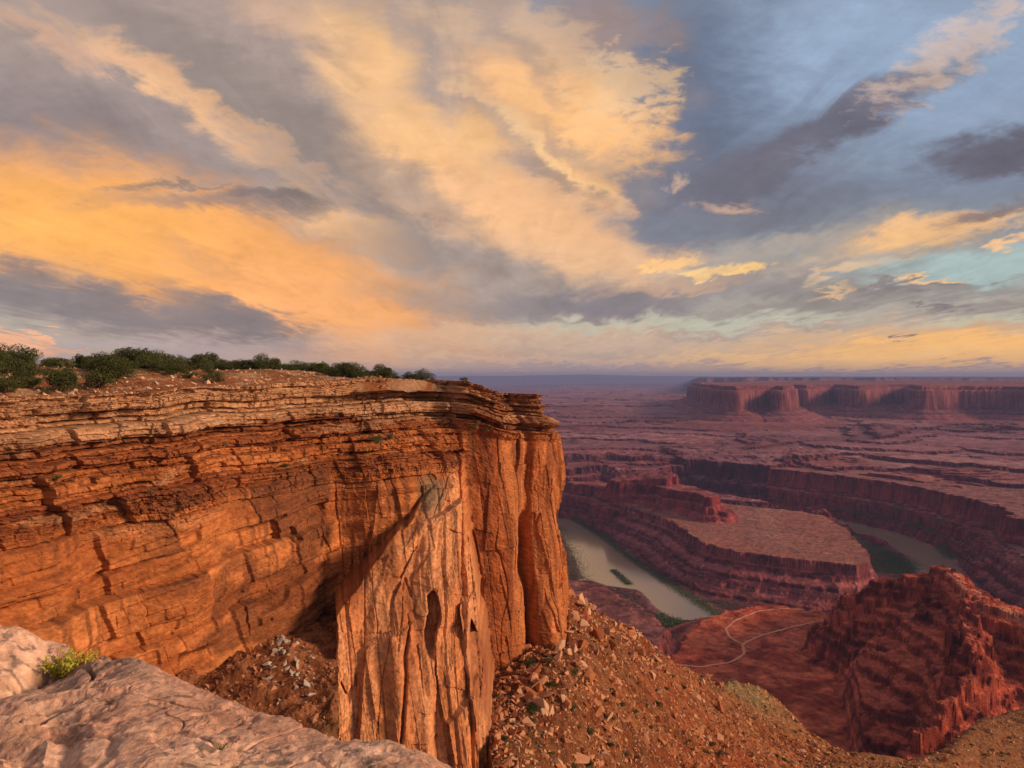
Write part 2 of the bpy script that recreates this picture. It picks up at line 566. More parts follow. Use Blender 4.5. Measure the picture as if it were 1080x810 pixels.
# height of the rim along the plan
rim_px = np.array([-260, 0, 60, 120, 200, 290, 380, 400, 440, 470, 500, 540, 562, 586])
rim_py = np.array([421, 419, 420, 417, 412, 405, 401, 400, 399, 398.5, 401, 413, 415, 418])
pxw = np.maximum.accumulate(PXc)
rimz = -(np.interp(pxw, rim_px, rim_py) - HZ) / F * np.where(C[:, 0] > 11.9, np.minimum(C[:, 1], 200), C[:, 1])
rimz += 0.5 * vn2(sarc * 0.09, 0 * sarc, 3) + 0.25 * (hsh(np.floor(sarc / 4.3), 5) - 0.5)
depth = np.r_[np.arange(0, 62, 0.125), np.arange(62, 100, 0.22)]
Sg, Dg = np.meshgrid(sarc, depth)                 # rows go down
PXg = np.broadcast_to(PXc, Sg.shape)
Zg = rimz[None, :] - Dg

prow = sst(486, 500, PXg) * 1.0                    # the free-standing prow at the right end
prow = np.where(Sg > sarc[np.argmax(PXc > 580)], 1.0, prow)
# ---- silhouette of the wall: ledges above, sheer sandstone below
pl = np.interp(Dg, [0, 2.5, 4.6, 5.2, 8, 9.5, 12, 15, 19, 24, 30, 45, 60, 100], [-9.5, -9.0, -8.8, -7.9, -6.8, -5.2, -4.4, -2.6, -1.2, 0, .8, 2.0, 4.0, 9])
pp = np.interp(Dg, [0, 2.6, 3.0, 6.5, 7.0, 11, 14, 18, 40, 72, 100], [-5.2, -4.8, -3.2, -2.5, -1.0, -.2, 0.0, .4, 1.8, 4.2, 4.2])
prof = pl * (1 - prow) + pp * prow
ledgy = np.clip(1 - sst(17, 25, Dg + 3 * vn2(Sg * 0.05, Dg * 0.03, 2)), 0, 1) * (1 - prow) + prow * (1 - sst(9, 13, Dg))
# the wide broken slope between px 380 and 490 under the rim
mid = sst(350, 400, PXg) * (1 - sst(474, 488, PXg))
prof = prof + mid * np.interp(Dg, [0, 6, 24, 40], [-6, -5, 3.5, 1.0])

# ---- strata: thick courses cut by joints, then thin ones
rs = np.random.RandomState(3)


def strata(zc, lo, hi, seed, off, miss, wlo, whi, boff, crack, cw, soft=False):
    r = np.random.RandomState(seed)
    b = [-6.0]
    while b[-1] < 110:
        b.append(b[-1] + lo + (hi - lo) * r.rand() ** 1.5)
    b = np.array(b)
    i = np.clip(np.searchsorted(b, zc) - 1, 0, len(b) - 2)
    t = (zc - b[i]) / (b[i + 1] - b[i])
    th = (b[i + 1] - b[i])
    o = (r.rand(len(b))[i] - 0.5) * 2 * off
    if soft:
        th_ = np.diff(b, append=b[-1] + 1)
        o = np.where(th_[i] < lo + 0.33 * (hi - lo), -off * 0.9, off * 0.5) + 0.45 * o
    o = o + off * 0.3 * (1 - (2 * t - 1) ** 6)
    w = (wlo + (whi - wlo) * r.rand(len(b)))[i]
    f = (Sg + 0.3 * vn2(Sg * .3, Dg * .5, 4) + (hsh(i, i * 0 + 8) - .5) * 0.8 * (zc - b[i])) / w + r.rand(len(b))[i] * 50
    k = np.floor(f)
    j0 = k + 0.7 * (hsh(i, k) - 0.5); j1 = k + 1 + 0.7 * (hsh(i, k + 1) - 0.5)
    k2 = np.where(f < j0, k - 1, np.where(f >= j1, k + 1, k))
    a0 = k2 + 0.7 * (hsh(i, k2) - 0.5); a1 = k2 + 1 + 0.7 * (hsh(i, k2 + 1) - 0.5)
    dist = np.minimum(f - a0, a1 - f) * w
    h = hsh(i + 77, k2)
    tilt = (hsh(i + 5, k2 + 9) - 0.5) * (f - 0.5 * (a0 + a1)) * w * 0.12
    o = o + (h - 0.5) * 2 * boff + tilt
    o = o - miss[1] * (hsh(i + 31, k2 + 3) < miss[0])
    o = o - crack * (1 - sst(0, cw, dist)) * (hsh(i + 13, k2 + 21) < 0.45)
    # the bedding plane itself is a shadowed notch
    o = o - crack * 0.5 * (1 - sst(0, 0.18, np.minimum(t, 1 - t) * th))
    return o, i, k2, h


def blocks(u, v, hlo, hhi, wlo, whi, seed, off, tilt, crack, cw, lean_, keep=0.75):
    r = np.random.RandomState(seed)
    b = [v.min() - 5.0]
    while b[-1] < v.max() + 5:
        b.append(b[-1] + hlo + (hhi - hlo) * r.rand())
    b = np.array(b)
    vw = v + 2.5 * vn2(u * 0.09, v * 0.03, 2) + (hsh(np.floor(u / 6.3), 3) - .5) * 9
    i = np.clip(np.searchsorted(b, vw) - 1, 0, len(b) - 2)
    w = (wlo + (whi - wlo) * r.rand(len(b)))[i]
    ln = ((r.rand(len(b)) - .5) * 2 * lean_)[i]
    f = (u + ln * (v - b[i]) + 0.10 * vn2(u * .4, v * .25, 5)) / w + r.rand(len(b))[i] * 40
    k = np.floor(f)
    j0 = k + 0.8 * (hsh(i, k) - 0.5); j1 = k + 1 + 0.8 * (hsh(i, k + 1) - 0.5)
    k2 = np.where(f < j0, k - 1, np.where(f >= j1, k + 1, k))
    a0 = k2 + 0.8 * (hsh(i, k2) - 0.5); a1 = k2 + 1 + 0.8 * (hsh(i, k2 + 1) - 0.5)
    h = hsh(i + 7, k2)
    o = (h - .5) * 2 * off + (hsh(i + 5, k2 + 9) - 0.5) * 2 * tilt * (f - 0.5 * (a0 + a1)) * w
    o = o + (hsh(i + 3, k2 + 4) - 0.5) * 0.10 * (v - b[i])
    dist = np.minimum(f - a0, a1 - f) * w
    o = o - crack * (1 - sst(0, cw, dist)) * (hsh(i + 13, k2 + 21) < keep)
    return o, h


dip = 0.9 * vn2(Sg * 0.025, Dg * 0 + 2, 1) + 0.25 * vn2(Sg * 0.11, Dg * 0.05, 2) + 0.08 * vn2(Sg * 0.4, Dg * 0.2, 3)
zc = Dg + dip
oA, iA, kA, hA = strata(zc, 1.2, 5.5, 11, 1.7, (0.20, 1.9), 3, 12, 1.0, 0.9, 0.16, True)
oB, iB, kB, hB = strata(zc + 0.12 * vn2(Sg * .5, Dg * .5, 5), 0.3, 1.3, 12, 0.55, (0.12, 0.7), 1.0, 6.0, 0.30, 0.45, 0.16, True)
oE, iE, kE, hE = strata(zc + 0.05 * vn2(Sg * .8, Dg * .5, 5), 0.14, 0.5, 15, 0.17, (0.10, 0.25), 0.5, 3.0, 0.14, 0.15, 0.13)
# the sheer sandstone: long cross-beds rising to the right, big joint blocks
cross = Dg * 1.0 + 0.05 * Sg + 0.7 * vn2(Sg * 0.03, Dg * 0.05, 6) + 0.6 * np.abs(((Sg * 0.045 + 0.1 * np.floor(Dg / 7.0)) % 1.0) - .5)
oC, iC, kC, hC = strata(cross, 3.0, 11.0, 21, 1.1, (0.05, 1.2), 5, 20, 1.0, 1.0, 0.15, True)
oD, iD, kD, hD = strata(cross * 1.0 + 0.12 * vn2(Sg * .2, Dg * .2, 1) + 0.10 * Sg, 0.7, 3.0, 22, 0.26, (0.10, 0.6), 3, 14, 0.22, 0.7, 0.18, True)


def blur(a, r):
    for ax_ in (0, 1):
        c = np.cumsum(np.insert(np.pad(a, [(r, r) if q == ax_ else (0, 0) for q in (0, 1)], 'edge'), 0, 0, axis=ax_), axis=ax_)
        n = 2 * r + 1
        a = (c[n:] - c[:-n]) / n if ax_ == 0 else (c[:, n:] - c[:, :-n]) / n
    return a


right = sst(338, 356, PXg)
fcA = facets(Sg + .4 * Dg, Dg, 2.6, 1.5, 0.5, 0.5, 0.5, 0.5, 3)
fcB = facets(Sg, cross, 8.5, 5.5, 0.6, 0.12, 0.16, 1.0, 4)
disp = ledgy * (oA + oB + oE + 0.6 * fcA) + (1 - ledgy) * (1 - prow) * blur(oC + oD, 1) * (1 - 0.85 * right) + (1 - ledgy) * (1 - right) * 0.6 * fcB
# rounded weathering
disp += 0.6 * fbm2(Sg * 0.05, Dg * 0.09, 3, 1) * (1 - 0.4 * prow)
disp += 0.12 * fbm2(Sg * 0.5, Dg * 0.9, 4, 3) * ledgy
disp += 0.10 * fbm2(Sg * 1.6, Dg * 2.2, 3, 4)
rub = sst(0.15, 0.7, fbm2(Sg * 0.06, Dg * 0.22, 3, 5)) * ledgy
disp += rub * 0.9 * rid2(Sg * 0.9, Dg * 1.3, 3, 6)


# ---- fissures of the sheer faces: long, nearly vertical, some open wide
def fissure(u, v, k, thr, wid):
    n = vn2(u, v, k) + 0.35 * vn2(u * 2.3, v * 2.1, k + 1)
    gate = sst(thr, thr + 0.25, vn2(u * 0.7 + 9, v * 1.6, k + 2))
    return (1 - sst(0, wid, np.abs(n))) * gate


face = sst(335, 350, PXg)                       # everything right of the inner corner
lean = Sg + 0.10 * Dg + 0.8 * vn2(Sg * 0.2, Dg * 0.12, 7)
fs1 = fissure(lean * 0.30, Dg * 0.022, 2, -0.15, 0.06)
fs2 = fissure(lean * 0.85, Dg * 0.06, 5, 0.0, 0.09)
plates = vn2(lean * 0.22, Dg * 0.05, 4)
plates = np.floor(plates * 4 + 0.35 * vn2(lean * .7, Dg * .3, 6)) / 4
sheer = face * (1 - ledgy)
bk1, hb1 = blocks(Sg, Dg, 20, 45, 6, 14, 31, 0.9, 0.10, 1.3, 0.30, 0.10, .55)
fcC = facets(Sg + 0.12 * Dg, Dg + .3 * Sg, 8.0, 16.0, 0.65, 0.24, 0.10, 1.2, 5)
fcD = facets(Sg - 0.2 * Dg, Dg, 2.0, 6.0, 0.22, 0.35, 0.12, 0.25, 6)
disp -= 1.8 * prow
disp += sheer * (0.35 * bk1 + 1.7 * fcC + 0.7 * fcD + 0.12 * fbm2(lean * .6, Dg * .3, 4, 2) - 0.7 * fs1 * (vn2(Sg * .05, Dg * .05, 3) > 0.1))
# fluted columns on the prow
pr = prow * (1 - ledgy)
facet = np.abs(((lean * 0.085 + 0.5 * vn2(lean * .05, Dg * .02, 5)) % 1.0) - 0.5)
disp += pr * 0.5 * facet
# dark chimney right of the prow's lit face
pc = 548 + 10 * sst(12, 60, Dg) + 3 * vn2(Dg * .15, Dg * 0, 2)
chim = np.exp(-((PXg - pc) / 5.5) ** 2) * (Sg < sarc[np.argmax(PXc > 580)]) * sst(26, 40, Dg)
disp -= 4.5 * chim
# notch that splits the prow from the main rim
nt_ = np.exp(-((PXg - (487 - 1.5 * vn2(Dg * .4, Dg * 0, 1))) / 2.2) ** 2) * sst(0, 2, Dg)
disp -= 2.2 * nt_
# overhang at the foot of the alcove wall
foot = sst(120, 200, PXg) * (1 - sst(340, 350, PXg))
# slot at the inner corner, with an open black hole under it
disp -= 0.6 * np.exp(-((PXg - 338) / 3.0) ** 2) * sst(24, 27, Dg) * (1 - sst(50, 54, Dg))
disp -= foot * 3.0 * np.exp(-((PXg - 190 - 12 * vn2(Dg * .3, Dg * 0, 3)) / 22) ** 2) * sst(44, 46, Dg)

X = C[:, 0][None, :] + Nrm[:, 0][None, :] * (prof + disp)
Y = C[:, 1][None, :] + Nrm[:, 1][None, :] * (prof + disp)

# ---- the great slab that leans out of the wall towards the viewpoint
z0 = np.interp(PXg, [330, 345, 375, 400, 430, 450, 470, 490, 505, 525], [-49, -47, -41, -36, -29, -24, -19.5, -18, -24, -36])
z0 = z0 + 0.8 * vn2(PXg * .06, PXg * 0, 2)
dz_ = np.maximum(z0 - Zg, 0)
jump = np.interp(PXg, [330, 350, 375, 400, 425, 450], [17, 16.5, 13, 8, 4, 0]) * sst(0, 0.9, dz_)
le = 352 - 16 * sst(-42, -72, Zg) * 1.0
le = 353 - np.interp(-Zg, [40, 50, 60, 72, 100], [0, 4, 10, 18, 28]) + 2.5 * vn2(Zg * .25, Zg * 0, 5) + 1.2 * vn2(Zg * .9, Zg * 0, 6)
ri = 492 + np.interp(-Zg, [20, 40, 60, 80, 100], [0, 7, 17, 31, 40]) + 2.0 * vn2(Zg * .22, Zg * 0, 2) + 0.8 * vn2(Zg * 1.1, Zg * 0, 6)
win = sst(-2.0, 2.0, PXg - le) * (1 - sst(-2.0, 2.0, PXg - ri)) * (PXg < 540)
adv = dz_ * np.interp(PXg, [340, 400, 450, 500, 530], [0.70, 0.78, 0.88, 0.95, 0.95])
adv = adv * (1 - 0.12 * sst(35, 70, dz_))
# facets: a flat lit panel on the left, spalled ribs to the right
ux = PXg * 0.19 + Zg * 0.16
fx = fissure(ux * 0.22, Zg * 0.045, 3, -0.1, 0.07)
fx2 = fissure(ux * 0.55, Zg * 0.07, 6, 0.05, 0.10)
ribs = np.floor(3.2 * vn2(ux * 0.12, Zg * 0.03, 1) + 0.3 * vn2(ux * .5, Zg * .2, 4)) / 3.2
panel = 1 - sst(395, 425, PXg + 0.9 * (Zg + 60))
up_ = sst(-52, -38, Zg)
uf = (PXg - 340) * 0.185 + (Zg + 45) * (0.13 - 0.60 * up_)
bf1, hf1 = blocks(uf, -Zg, 20, 50, 6, 12, 41, 1.0, 0.12, 1.5, 0.26, 0.12, .6)
ff1 = facets(uf, -Zg + .25 * uf, 6.5, 13.0, 0.75, 0.34, 0.12, 1.3, 7)
ff2 = facets(uf - .1 * Zg, -Zg - .3 * uf, 2.4, 4.6, 0.30, 0.30, 0.22, 0.3, 8)
pn = 1 - panel
bf1 = blur(bf1, 2)
fd = (1.7 * ff1 + 1.2) * (1 - 0.93 * panel) + 0.8 * ff2 * (1 - 0.85 * panel) + 0.10 * fbm2(ux * .6, Zg * .3, 4, 3) - 1.3 * fx * panel * (vn2(ux * .1, Zg * .06, 2) > 0.1)
# the long arch-shaped hollow near its right edge, a smaller one to the left
hx = (PXg - (501 + (-Zg - 56) * 0.9)) / 9.5; hz = (Zg + 57) / 8.5
hol = 1 - sst(0.75, 1.05, np.sqrt(hx ** 2 + hz ** 2 + 0.5 * np.maximum(hz, 0) * np.abs(hx)) + 0.12 * vn2(ux * .6, Zg * .3, 2))
hx2 = (PXg - 445 + (-Zg - 48) * .4) / 7.0; hz2 = (Zg + 48.5) / 5.5
hol2 = 1 - sst(0.8, 1.1, np.sqrt(hx2 ** 2 + hz2 ** 2) + 0.15 * vn2(ux * .6, Zg * .3, 4))
crk = np.exp(-((PXg - (424 - (-Zg - 48) * 0.9 + 3 * vn2(Zg * .3, Zg * 0, 1))) / 1.6) ** 2) * sst(-46, -49, Zg)
fd = fd - 5.0 * hol - 3.5 * hol2 - 2.4 * crk
adv = (adv + jump + fd * sst(0, 6, dz_)) * win
rr = np.hypot(X, Y)
X = X * (1 - adv / rr); Y = Y * (1 - adv / rr)
P = np.stack([X, Y, Zg + 0.05 * vn2(Sg * 2, Dg * 2, 3)], -1)

# ---- colour of the rock
n1 = fbm2(Sg * 0.05, Dg * 0.16, 5, 2); n2 = fbm2(Sg * 0.4, Dg * 1.1, 4, 5); n3 = fbm2(Sg * 1.4, Dg * 3.0, 3, 1)
base = mixn((0.40, 0.135, 0.044), (0.56, 0.215, 0.075), sst(-0.5, 0.6, n1 + 0.4 * n2))
base = mixn(base, (0.24, 0.075, 0.030), 0.75 * sst(0.1, 0.8, n2 - 0.3 * n1 + 0.6 * (hA - 0.5)) * ledgy)
softA = (oA < -0.4).astype(np.float32) * 0 + (hsh(iA, iA * 0 + 4) < 0.42)
softB = (hsh(iB, iB * 0 + 9) < 0.35).astype(np.float32)
base = mixn(base, (0.155, 0.050, 0.026), 0.70 * softA * ledgy)
base = mixn(base, (0.20, 0.062, 0.030), 0.55 * softB * ledgy)
base = base * (1 + 0.35 * (hsh(iE, kE) - .5) * ledgy + 0.22 * (hsh(iD, iD * 0) - .5) * (1 - ledgy) * (1 - right))[..., None]
lay = vn2(np.floor(zc * 0.8) * 3.7, Sg * 0.01, 3)
base = mixn(base, (0.30, 0.085, 0.032), 0.6 * sst(0.1, 0.5, lay) * (1 - 0.5 * prow))
cap = (1 - sst(6.5, 8.5, Dg + 0.8 * vn2(Sg * .1, Dg * .1, 2) - 2.5 * sst(370, 400, PXg))) * (1 - 0.75 * prow)
base = mixn(base, mixn((0.50, 0.28, 0.15), (0.60, 0.37, 0.22), sst(-.4, .5, n2)), 0.85 * cap)
pal = sst(0.25, 0.75, fbm2(Sg * 0.09, Dg * 0.5, 4, 6)) * ledgy
base = mixn(base, (0.60, 0.34, 0.19), 0.6 * pal)
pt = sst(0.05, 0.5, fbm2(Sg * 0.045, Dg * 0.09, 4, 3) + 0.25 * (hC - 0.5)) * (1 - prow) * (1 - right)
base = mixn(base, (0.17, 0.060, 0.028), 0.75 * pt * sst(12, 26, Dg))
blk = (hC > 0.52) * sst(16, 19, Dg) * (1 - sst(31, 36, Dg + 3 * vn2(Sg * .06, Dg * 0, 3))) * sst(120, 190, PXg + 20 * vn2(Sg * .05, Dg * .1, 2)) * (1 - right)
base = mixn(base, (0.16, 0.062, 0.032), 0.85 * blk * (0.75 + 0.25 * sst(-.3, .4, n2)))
# desert varnish hanging in streaks down the sheer faces
vs = sst(0.0, 0.55, fbm2(Sg * 0.9, Dg * 0.035, 4, 1)) * sst(-0.3, 0.3, fbm2(Sg * .08, Dg * .10, 3, 4)) * (1 - ledgy)
base = mixn(base, (0.19, 0.070, 0.034), 0.70 * vs * (1 - 0.5 * prow))
prc = mixn((0.42, 0.12, 0.04), (0.58, 0.22, 0.085), sst(-.5, .5, fbm2(Sg * .5, Dg * .03, 4, 2)))
base = mixn(base, prc, 0.8 * pr)
pvs = sst(0.05, 0.5, fbm2(Sg * 0.55, Dg * 0.022, 5, 3) + 0.25 * (1 - sst(12, 40, Dg)))
base = mixn(base, (0.20, 0.066, 0.032), 0.62 * pvs * pr)
fincol = mixn((0.60, 0.24, 0.10), (0.72, 0.35, 0.17), sst(-.4, .5, fbm2(ux * .3, Zg * .06, 4, 3)))
base = mixn(base, fincol, 0.85 * win * sst(0, 5, dz_))
fst = sst(0.15, 0.6, fbm2(ux * .8, Zg * .035, 4, 5)) * pn
base = mixn(base, (0.27, 0.095, 0.045), 0.55 * fst * win * sst(0, 5, dz_))
grey = np.exp(-(((PXg - 446) / 13) ** 2 + ((Zg + 26) / 4.0) ** 2) ** 2)
base = mixn(base, (0.20, 0.165, 0.11), 0.8 * grey)
hol = np.clip(hol + hol2, 0, 1) * win
base = mixn(base, (0.30, 0.10, 0.045), 0.7 * hol)
base *= (1 - 0.14 * pr - 0.06 * (1 - right))[..., None]
base *= 0.89 * (1 + 0.25 * n3)[..., None]
base *= (1 + 0.16 * (np.where(right > .5, hb1, hA) - 0.5))[..., None]
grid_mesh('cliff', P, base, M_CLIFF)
CLIFF_P = P
print('cliff', P.shape)

# ================================================================== the top of the mesa behind the rim
lo = 0
inn = np.r_[np.arange(0, 30, 0.25), np.arange(30, 90, 0.6), np.arange(90, 320, 2.5)]
cols = np.arange(0, len(sarc), 2)
Cm = C[cols]; Nm = Nrm[cols]; rm = rimz[cols]; sm = sarc[cols]; pm = PXc[cols]
# inland direction: away from the wall, kept roughly parallel so that the sheet does not fold
inl = np.c_[np.interp(sm, [0, sm[-1]], [-0.72, -0.25]), np.interp(sm, [0, sm[-1]], [0.72, 0.97])]
start = np.interp(pm, [440, 500], [10.8, 6.6])
IG = inn[:, None] + 0 * sm[None, :]
SX = sm[None, :] + 0 * IG
endp = sst(sarc[np.argmax(PXc > 575)], sarc[np.argmax(PXc > 584)] + 10, SX)
Xm = Cm[:, 0][None, :] + (Nm[:, 0] * -start)[None, :] + inl[:, 0][None, :] * IG
Ym = Cm[:, 1][None, :] + (Nm[:, 1] * -start)[None, :] + inl[:, 1][None, :] * IG


def top_height(x, y, ig, rim, px):
    rise = np.interp(px, [0, 120, 250, 380, 440, 480, 560], [6.4, 5.6, 4.6, 3.2, 2.0, 1.4, 0.2])
    h = rise * sst(2, 62, ig) + 0.5 * fbm2(x * .05, y * .05, 3, 2) * sst(4, 30, ig)
    # low broken ledges that step up from the rim
    st = h / 0.62 + 0.5 * fbm2(x * .12, y * .12, 3, 5)
    h2 = (np.floor(st) + sst(0.75, 1.0, st - np.floor(st))) * 0.62
    h = np.where(ig < 45, 0.35 * h + 0.65 * h2, h)
    h = h - 3.6 * sst(90, 300, ig)
    # the sheet's own edge hides under the cap rock
    return rim - 0.3 + h - 2.5 * (1 - sst(1.5, 4.5, ig))


pxm = Xm / Ym * F + CX
Zm = top_height(Xm, Ym, IG, rm[None, :], pm[None, :])
Zm = Zm + 0.12 * fbm2(Xm * .5, Ym * .5, 3, 1) + 0.25 * np.maximum(rid2(Xm * .25, Ym * .25, 3, 4) - 0.35, 0)
st_ = fbm2(Xm * .09, Ym * .09, 4, 6)
gz = np.hypot(*np.gradient(Zm))
tc_ = mixn((0.34, 0.13, 0.055), (0.50, 0.29, 0.17), sst(-0.1, 0.4, st_ + 0.6 * fbm2(Xm * .5, Ym * .5, 3, 2)))
tc_ = mixn(tc_ * 0.8, (0.15, 0.115, 0.055), 0.8 * sst(0.1, 0.5, fbm2(Xm * .3, Ym * .3, 4, 3)) * sst(10, 40, IG))
grid_mesh('mesa_top_ground', np.stack([Xm, Ym, Zm], -1), tc_, M_TALUS)
print('top', Zm.shape)


# ================================================================== rubble shelf in the alcove
ax, ay = np.meshgrid(np.linspace(100, 356, 700), np.linspace(62, 170, 520))
sx = px2x(ax, ay)
hump = 0.8 * np.exp(-((ax - 300) / 26) ** 2 - ((ay - 138) / 9) ** 2)
sz = np.interp(ax, [100, 160, 200, 260, 345, 356], [-52, -49.5, -49.8, -50.5, -52.0, -52]) - 0.10 * (146 - ay) - 0.010 * np.maximum(132 - ay, 0) ** 2 + hump
sz += 0.9 * fbm2(sx * .22, ay * .22, 4, 1) + 0.75 * np.maximum(rid2(sx * .55, ay * .55, 4, 3), -0.2) * (0.35 + 0.65 * sst(-.2, .5, fbm2(sx * .12, ay * .12, 2, 6)))
sc_ = mixn((0.17, 0.058, 0.025), (0.33, 0.135, 0.06), sst(-.4, .5, fbm2(sx * .5, ay * .5, 4, 2)))
sc_ = mixn(sc_, (0.17, 0.135, 0.05), 0.5 * sst(126, 112, ay) * sst(-.3, .4, fbm2(sx * .3, ay * .3, 3, 4)))
grid_mesh('rubble_shelf', np.stack([sx, ay, sz], -1), sc_, M_TALUS)

# ================================================================== helpers for the land below
def un(px, py, z):
    """photo bearing and row at a known elevation -> plan position"""
    Y = -z * F / (py - HZ)
    return ((px - CX) / F * Y, Y)


def poly_sdf(x, y, pts):
    """signed distance, negative inside"""
    pts = np.array(pts, np.float64)
    d = np.full(x.shape, 1e12); inside = np.zeros(x.shape, bool)
    for (ax_, ay_), (bx, by) in zip(pts, np.roll(pts, -1, 0)):
        ex, ey = bx - ax_, by - ay_
        wx, wy = x - ax_, y - ay_
        t = np.clip((wx * ex + wy * ey) / (ex * ex + ey * ey + 1e-9), 0, 1)
        d = np.minimum(d, (wx - ex * t) ** 2 + (wy - ey * t) ** 2)
        c = ((ay_ > y) != (by > y)) & (x < (bx - ax_) * (y - ay_) / (by - ay_ + 1e-12) + ax_)
        inside ^= c
    d = np.sqrt(d)
    return np.where(inside, -d, d)


def line_dist(x, y, pts):
    """distance to a polyline of (x, y, z) and the elevation of the nearest point on it"""
    d = np.full(x.shape, 1e12); zz_ = np.zeros(x.shape)
    for a, b in zip(pts[:-1], pts[1:]):
        ex, ey = b[0] - a[0], b[1] - a[1]
        wx, wy = x - a[0], y - a[1]
        t = np.clip((wx * ex + wy * ey) / (ex * ex + ey * ey + 1e-9), 0, 1)
        q = (wx - ex * t) ** 2 + (wy - ey * t) ** 2
        m = q < d
        d = np.where(m, q, d); zz_ = np.where(m, a[2] + (b[2] - a[2]) * t, zz_)
    return np.sqrt(d), zz_


# ================================================================== the canyon
RIV = -600.0
rows = np.r_[np.arange(560, 1500, 2.6), np.arange(1500, 3500, 3.2), np.arange(3500, 6000, 9), np.arange(6000, 12000, 18), np.geomspace(12000, 60000, 130)]
pcol = np.r_[np.linspace(330, 560, 100, endpoint=False), np.linspace(560, 1120, 780, endpoint=False), np.linspace(1120, 1500, 60)]
gp, gy = np.meshgrid(pcol, rows)
gx = px2x(gp, gy)

river = [(-300, 3600)] + [un(*q, RIV) for q in [
    (560, 542), (600, 549), (640, 568), (668, 590), (705, 614), (742, 638), (772, 657)]] + [
    (700, 1650), (1000, 1600), (1180, 1800), un(1010, 597, RIV), un(1000, 584, RIV), un(955, 566, RIV), un(905, 553, RIV), un(880, 549, RIV), (1180, 3400), (900, 3700),
    (800, 3600), (1080, 3300), un(876, 555, RIV), un(905, 563, RIV), un(937, 573, RIV), un(962, 587, RIV), (1262, 2340), (1190, 2120), (1090, 1900), (960, 1740), (720, 1740)] + [
    un(742, 666, RIV), un(712, 656, RIV), un(690, 640, RIV), un(672, 622, RIV), un(640, 618, RIV), un(616, 610, RIV), un(606, 588, RIV), un(592, 562, RIV), (-200, 3300)]
# NB: the tip of the peninsula lies between the two reaches
penin = [un(*q, -500) for q in [(575, 521), (595, 524), (620, 528), (650, 533), (685, 541), (712, 550), (740, 570), (780, 582), (850, 591), (905, 597), (918, 592), (912, 578), (898, 560), (872, 545), (842, 539), (800, 535), (740, 528), (700, 520), (620, 512), (560, 508)]]
butte_a = [un(*q, -384) for q in [(641, 500), (650, 498), (680, 498.5), (703, 501), (714, 500), (700, 495), (665, 493), (645, 495)]]
butte_b = [un(*q, -425) for q in [(690, 512), (706, 517), (735, 521), (752, 526), (760, 524), (735, 514), (712, 509)]]
butte_c = [un(*q, -470) for q in [(588, 514), (620, 515), (650, 519), (705, 528), (750, 538), (768, 541), (770, 537), (740, 524), (700, 512), (650, 509), (600, 507)]]
bench_near = [un(*q, -455) for q in [(560, 618), (600, 612), (640, 620), (664, 634), (690, 650), (702, 664), (690, 690), (640, 720), (540, 740)]]
plain = [un(*q, -482) for q in [(690, 705), (712, 690), (728, 672), (748, 657), (772, 646), (800, 641), (850, 641), (900, 642), (960, 650), (1040, 700), (960, 800), (840, 800), (740, 770), (680, 730)]]
# far bank of the right reach and the benches above it
bank_r = [un(*q, -577) for q in [(866, 541), (880, 543), (905, 547), (950, 557), (985, 569), (1008, 582), (1060, 612), (1110, 640)]] + [(2400, 1650), (6000, 3000), (6000, 9000), (-2500, 9000), (-2500, 4600), (-600, 4200), (500, 3900), (1050, 3500)]
bank_s = [un(*q, -505) for q in [(958, 548), (978, 555), (1010, 562), (1020, 570), (1036, 572), (1060, 584), (1075, 595), (1130, 616)]] + [(2600, 1900), (6000, 3000), (6000, 9000), (1900, 9000), (1800, 3300)]
wall_r = [un(*q, -432) for q in [(852, 505), (868, 513), (885, 508), (915, 512), (940, 515), (960, 523), (985, 524), (1000, 530), (1035, 532), (1046, 546), (1080, 548), (1130, 560)]] + [(2900, 2100), (6000, 3200), (7000, 9000), (-3000, 9000), (-3000, 5200), (-300, 4700), (600, 4300), (1150, 3900)]
r1 = [un(*q, -462) for q in [(480, 489), (560, 492), (600, 496), (640, 494), (690, 498), (740, 502), (790, 506), (840, 508), (880, 505)]] + [(6000, 3300), (7000, 9000), (-3000, 9000)]
r2 = [un(*q, -420) for q in [(480, 474), (560, 477), (620, 479), (670, 482), (720, 480), (770, 486), (820, 487), (880, 494), (930, 493), (980, 501), (1030, 506), (1090, 512), (1150, 520)]] + [(6000, 3300), (8000, 9000), (-3000, 9000)]
r3 = [un(*q, -398) for q in [(480, 459), (560, 460), (600, 461), (660, 464), (710, 467), (760, 467), (810, 471), (860, 476), (900, 478), (950, 484), (1000, 488), (1050, 493), (1100, 495), (1160, 502)]] + [(7000, 3600), (9000, 9900), (-5000, 12000)]
r4 = [un(*q, -381) for q in [(790, 472), (830, 466), (880, 464), (925, 468), (970, 470), (1010, 471), (1060, 478), (1120, 480), (1160, 486)]] + [(7000, 3900), (9000, 9900), (2600, 9900), (1900, 6000)]
r5 = [un(*q, -352) for q in [(930, 462), (958, 452), (1000, 448), (1040, 451), (1090, 455), (1160, 458)]] + [(7000, 4500), (9000, 9900), (4200, 9900)]
def rim_line(p, z, seed):
    q = []
    for px in range(470, 1170, 28):
        py = np.interp(px, [480, 850, 1160], p) + 1.1 * math.sin(px * 0.021 + seed) + 0.8 * math.sin(px * 0.053 + 2 * seed)
        q.append(un(px, py, z))
    return q + [(9000, 6500), (12000, 13000), (-7000, 13000)]


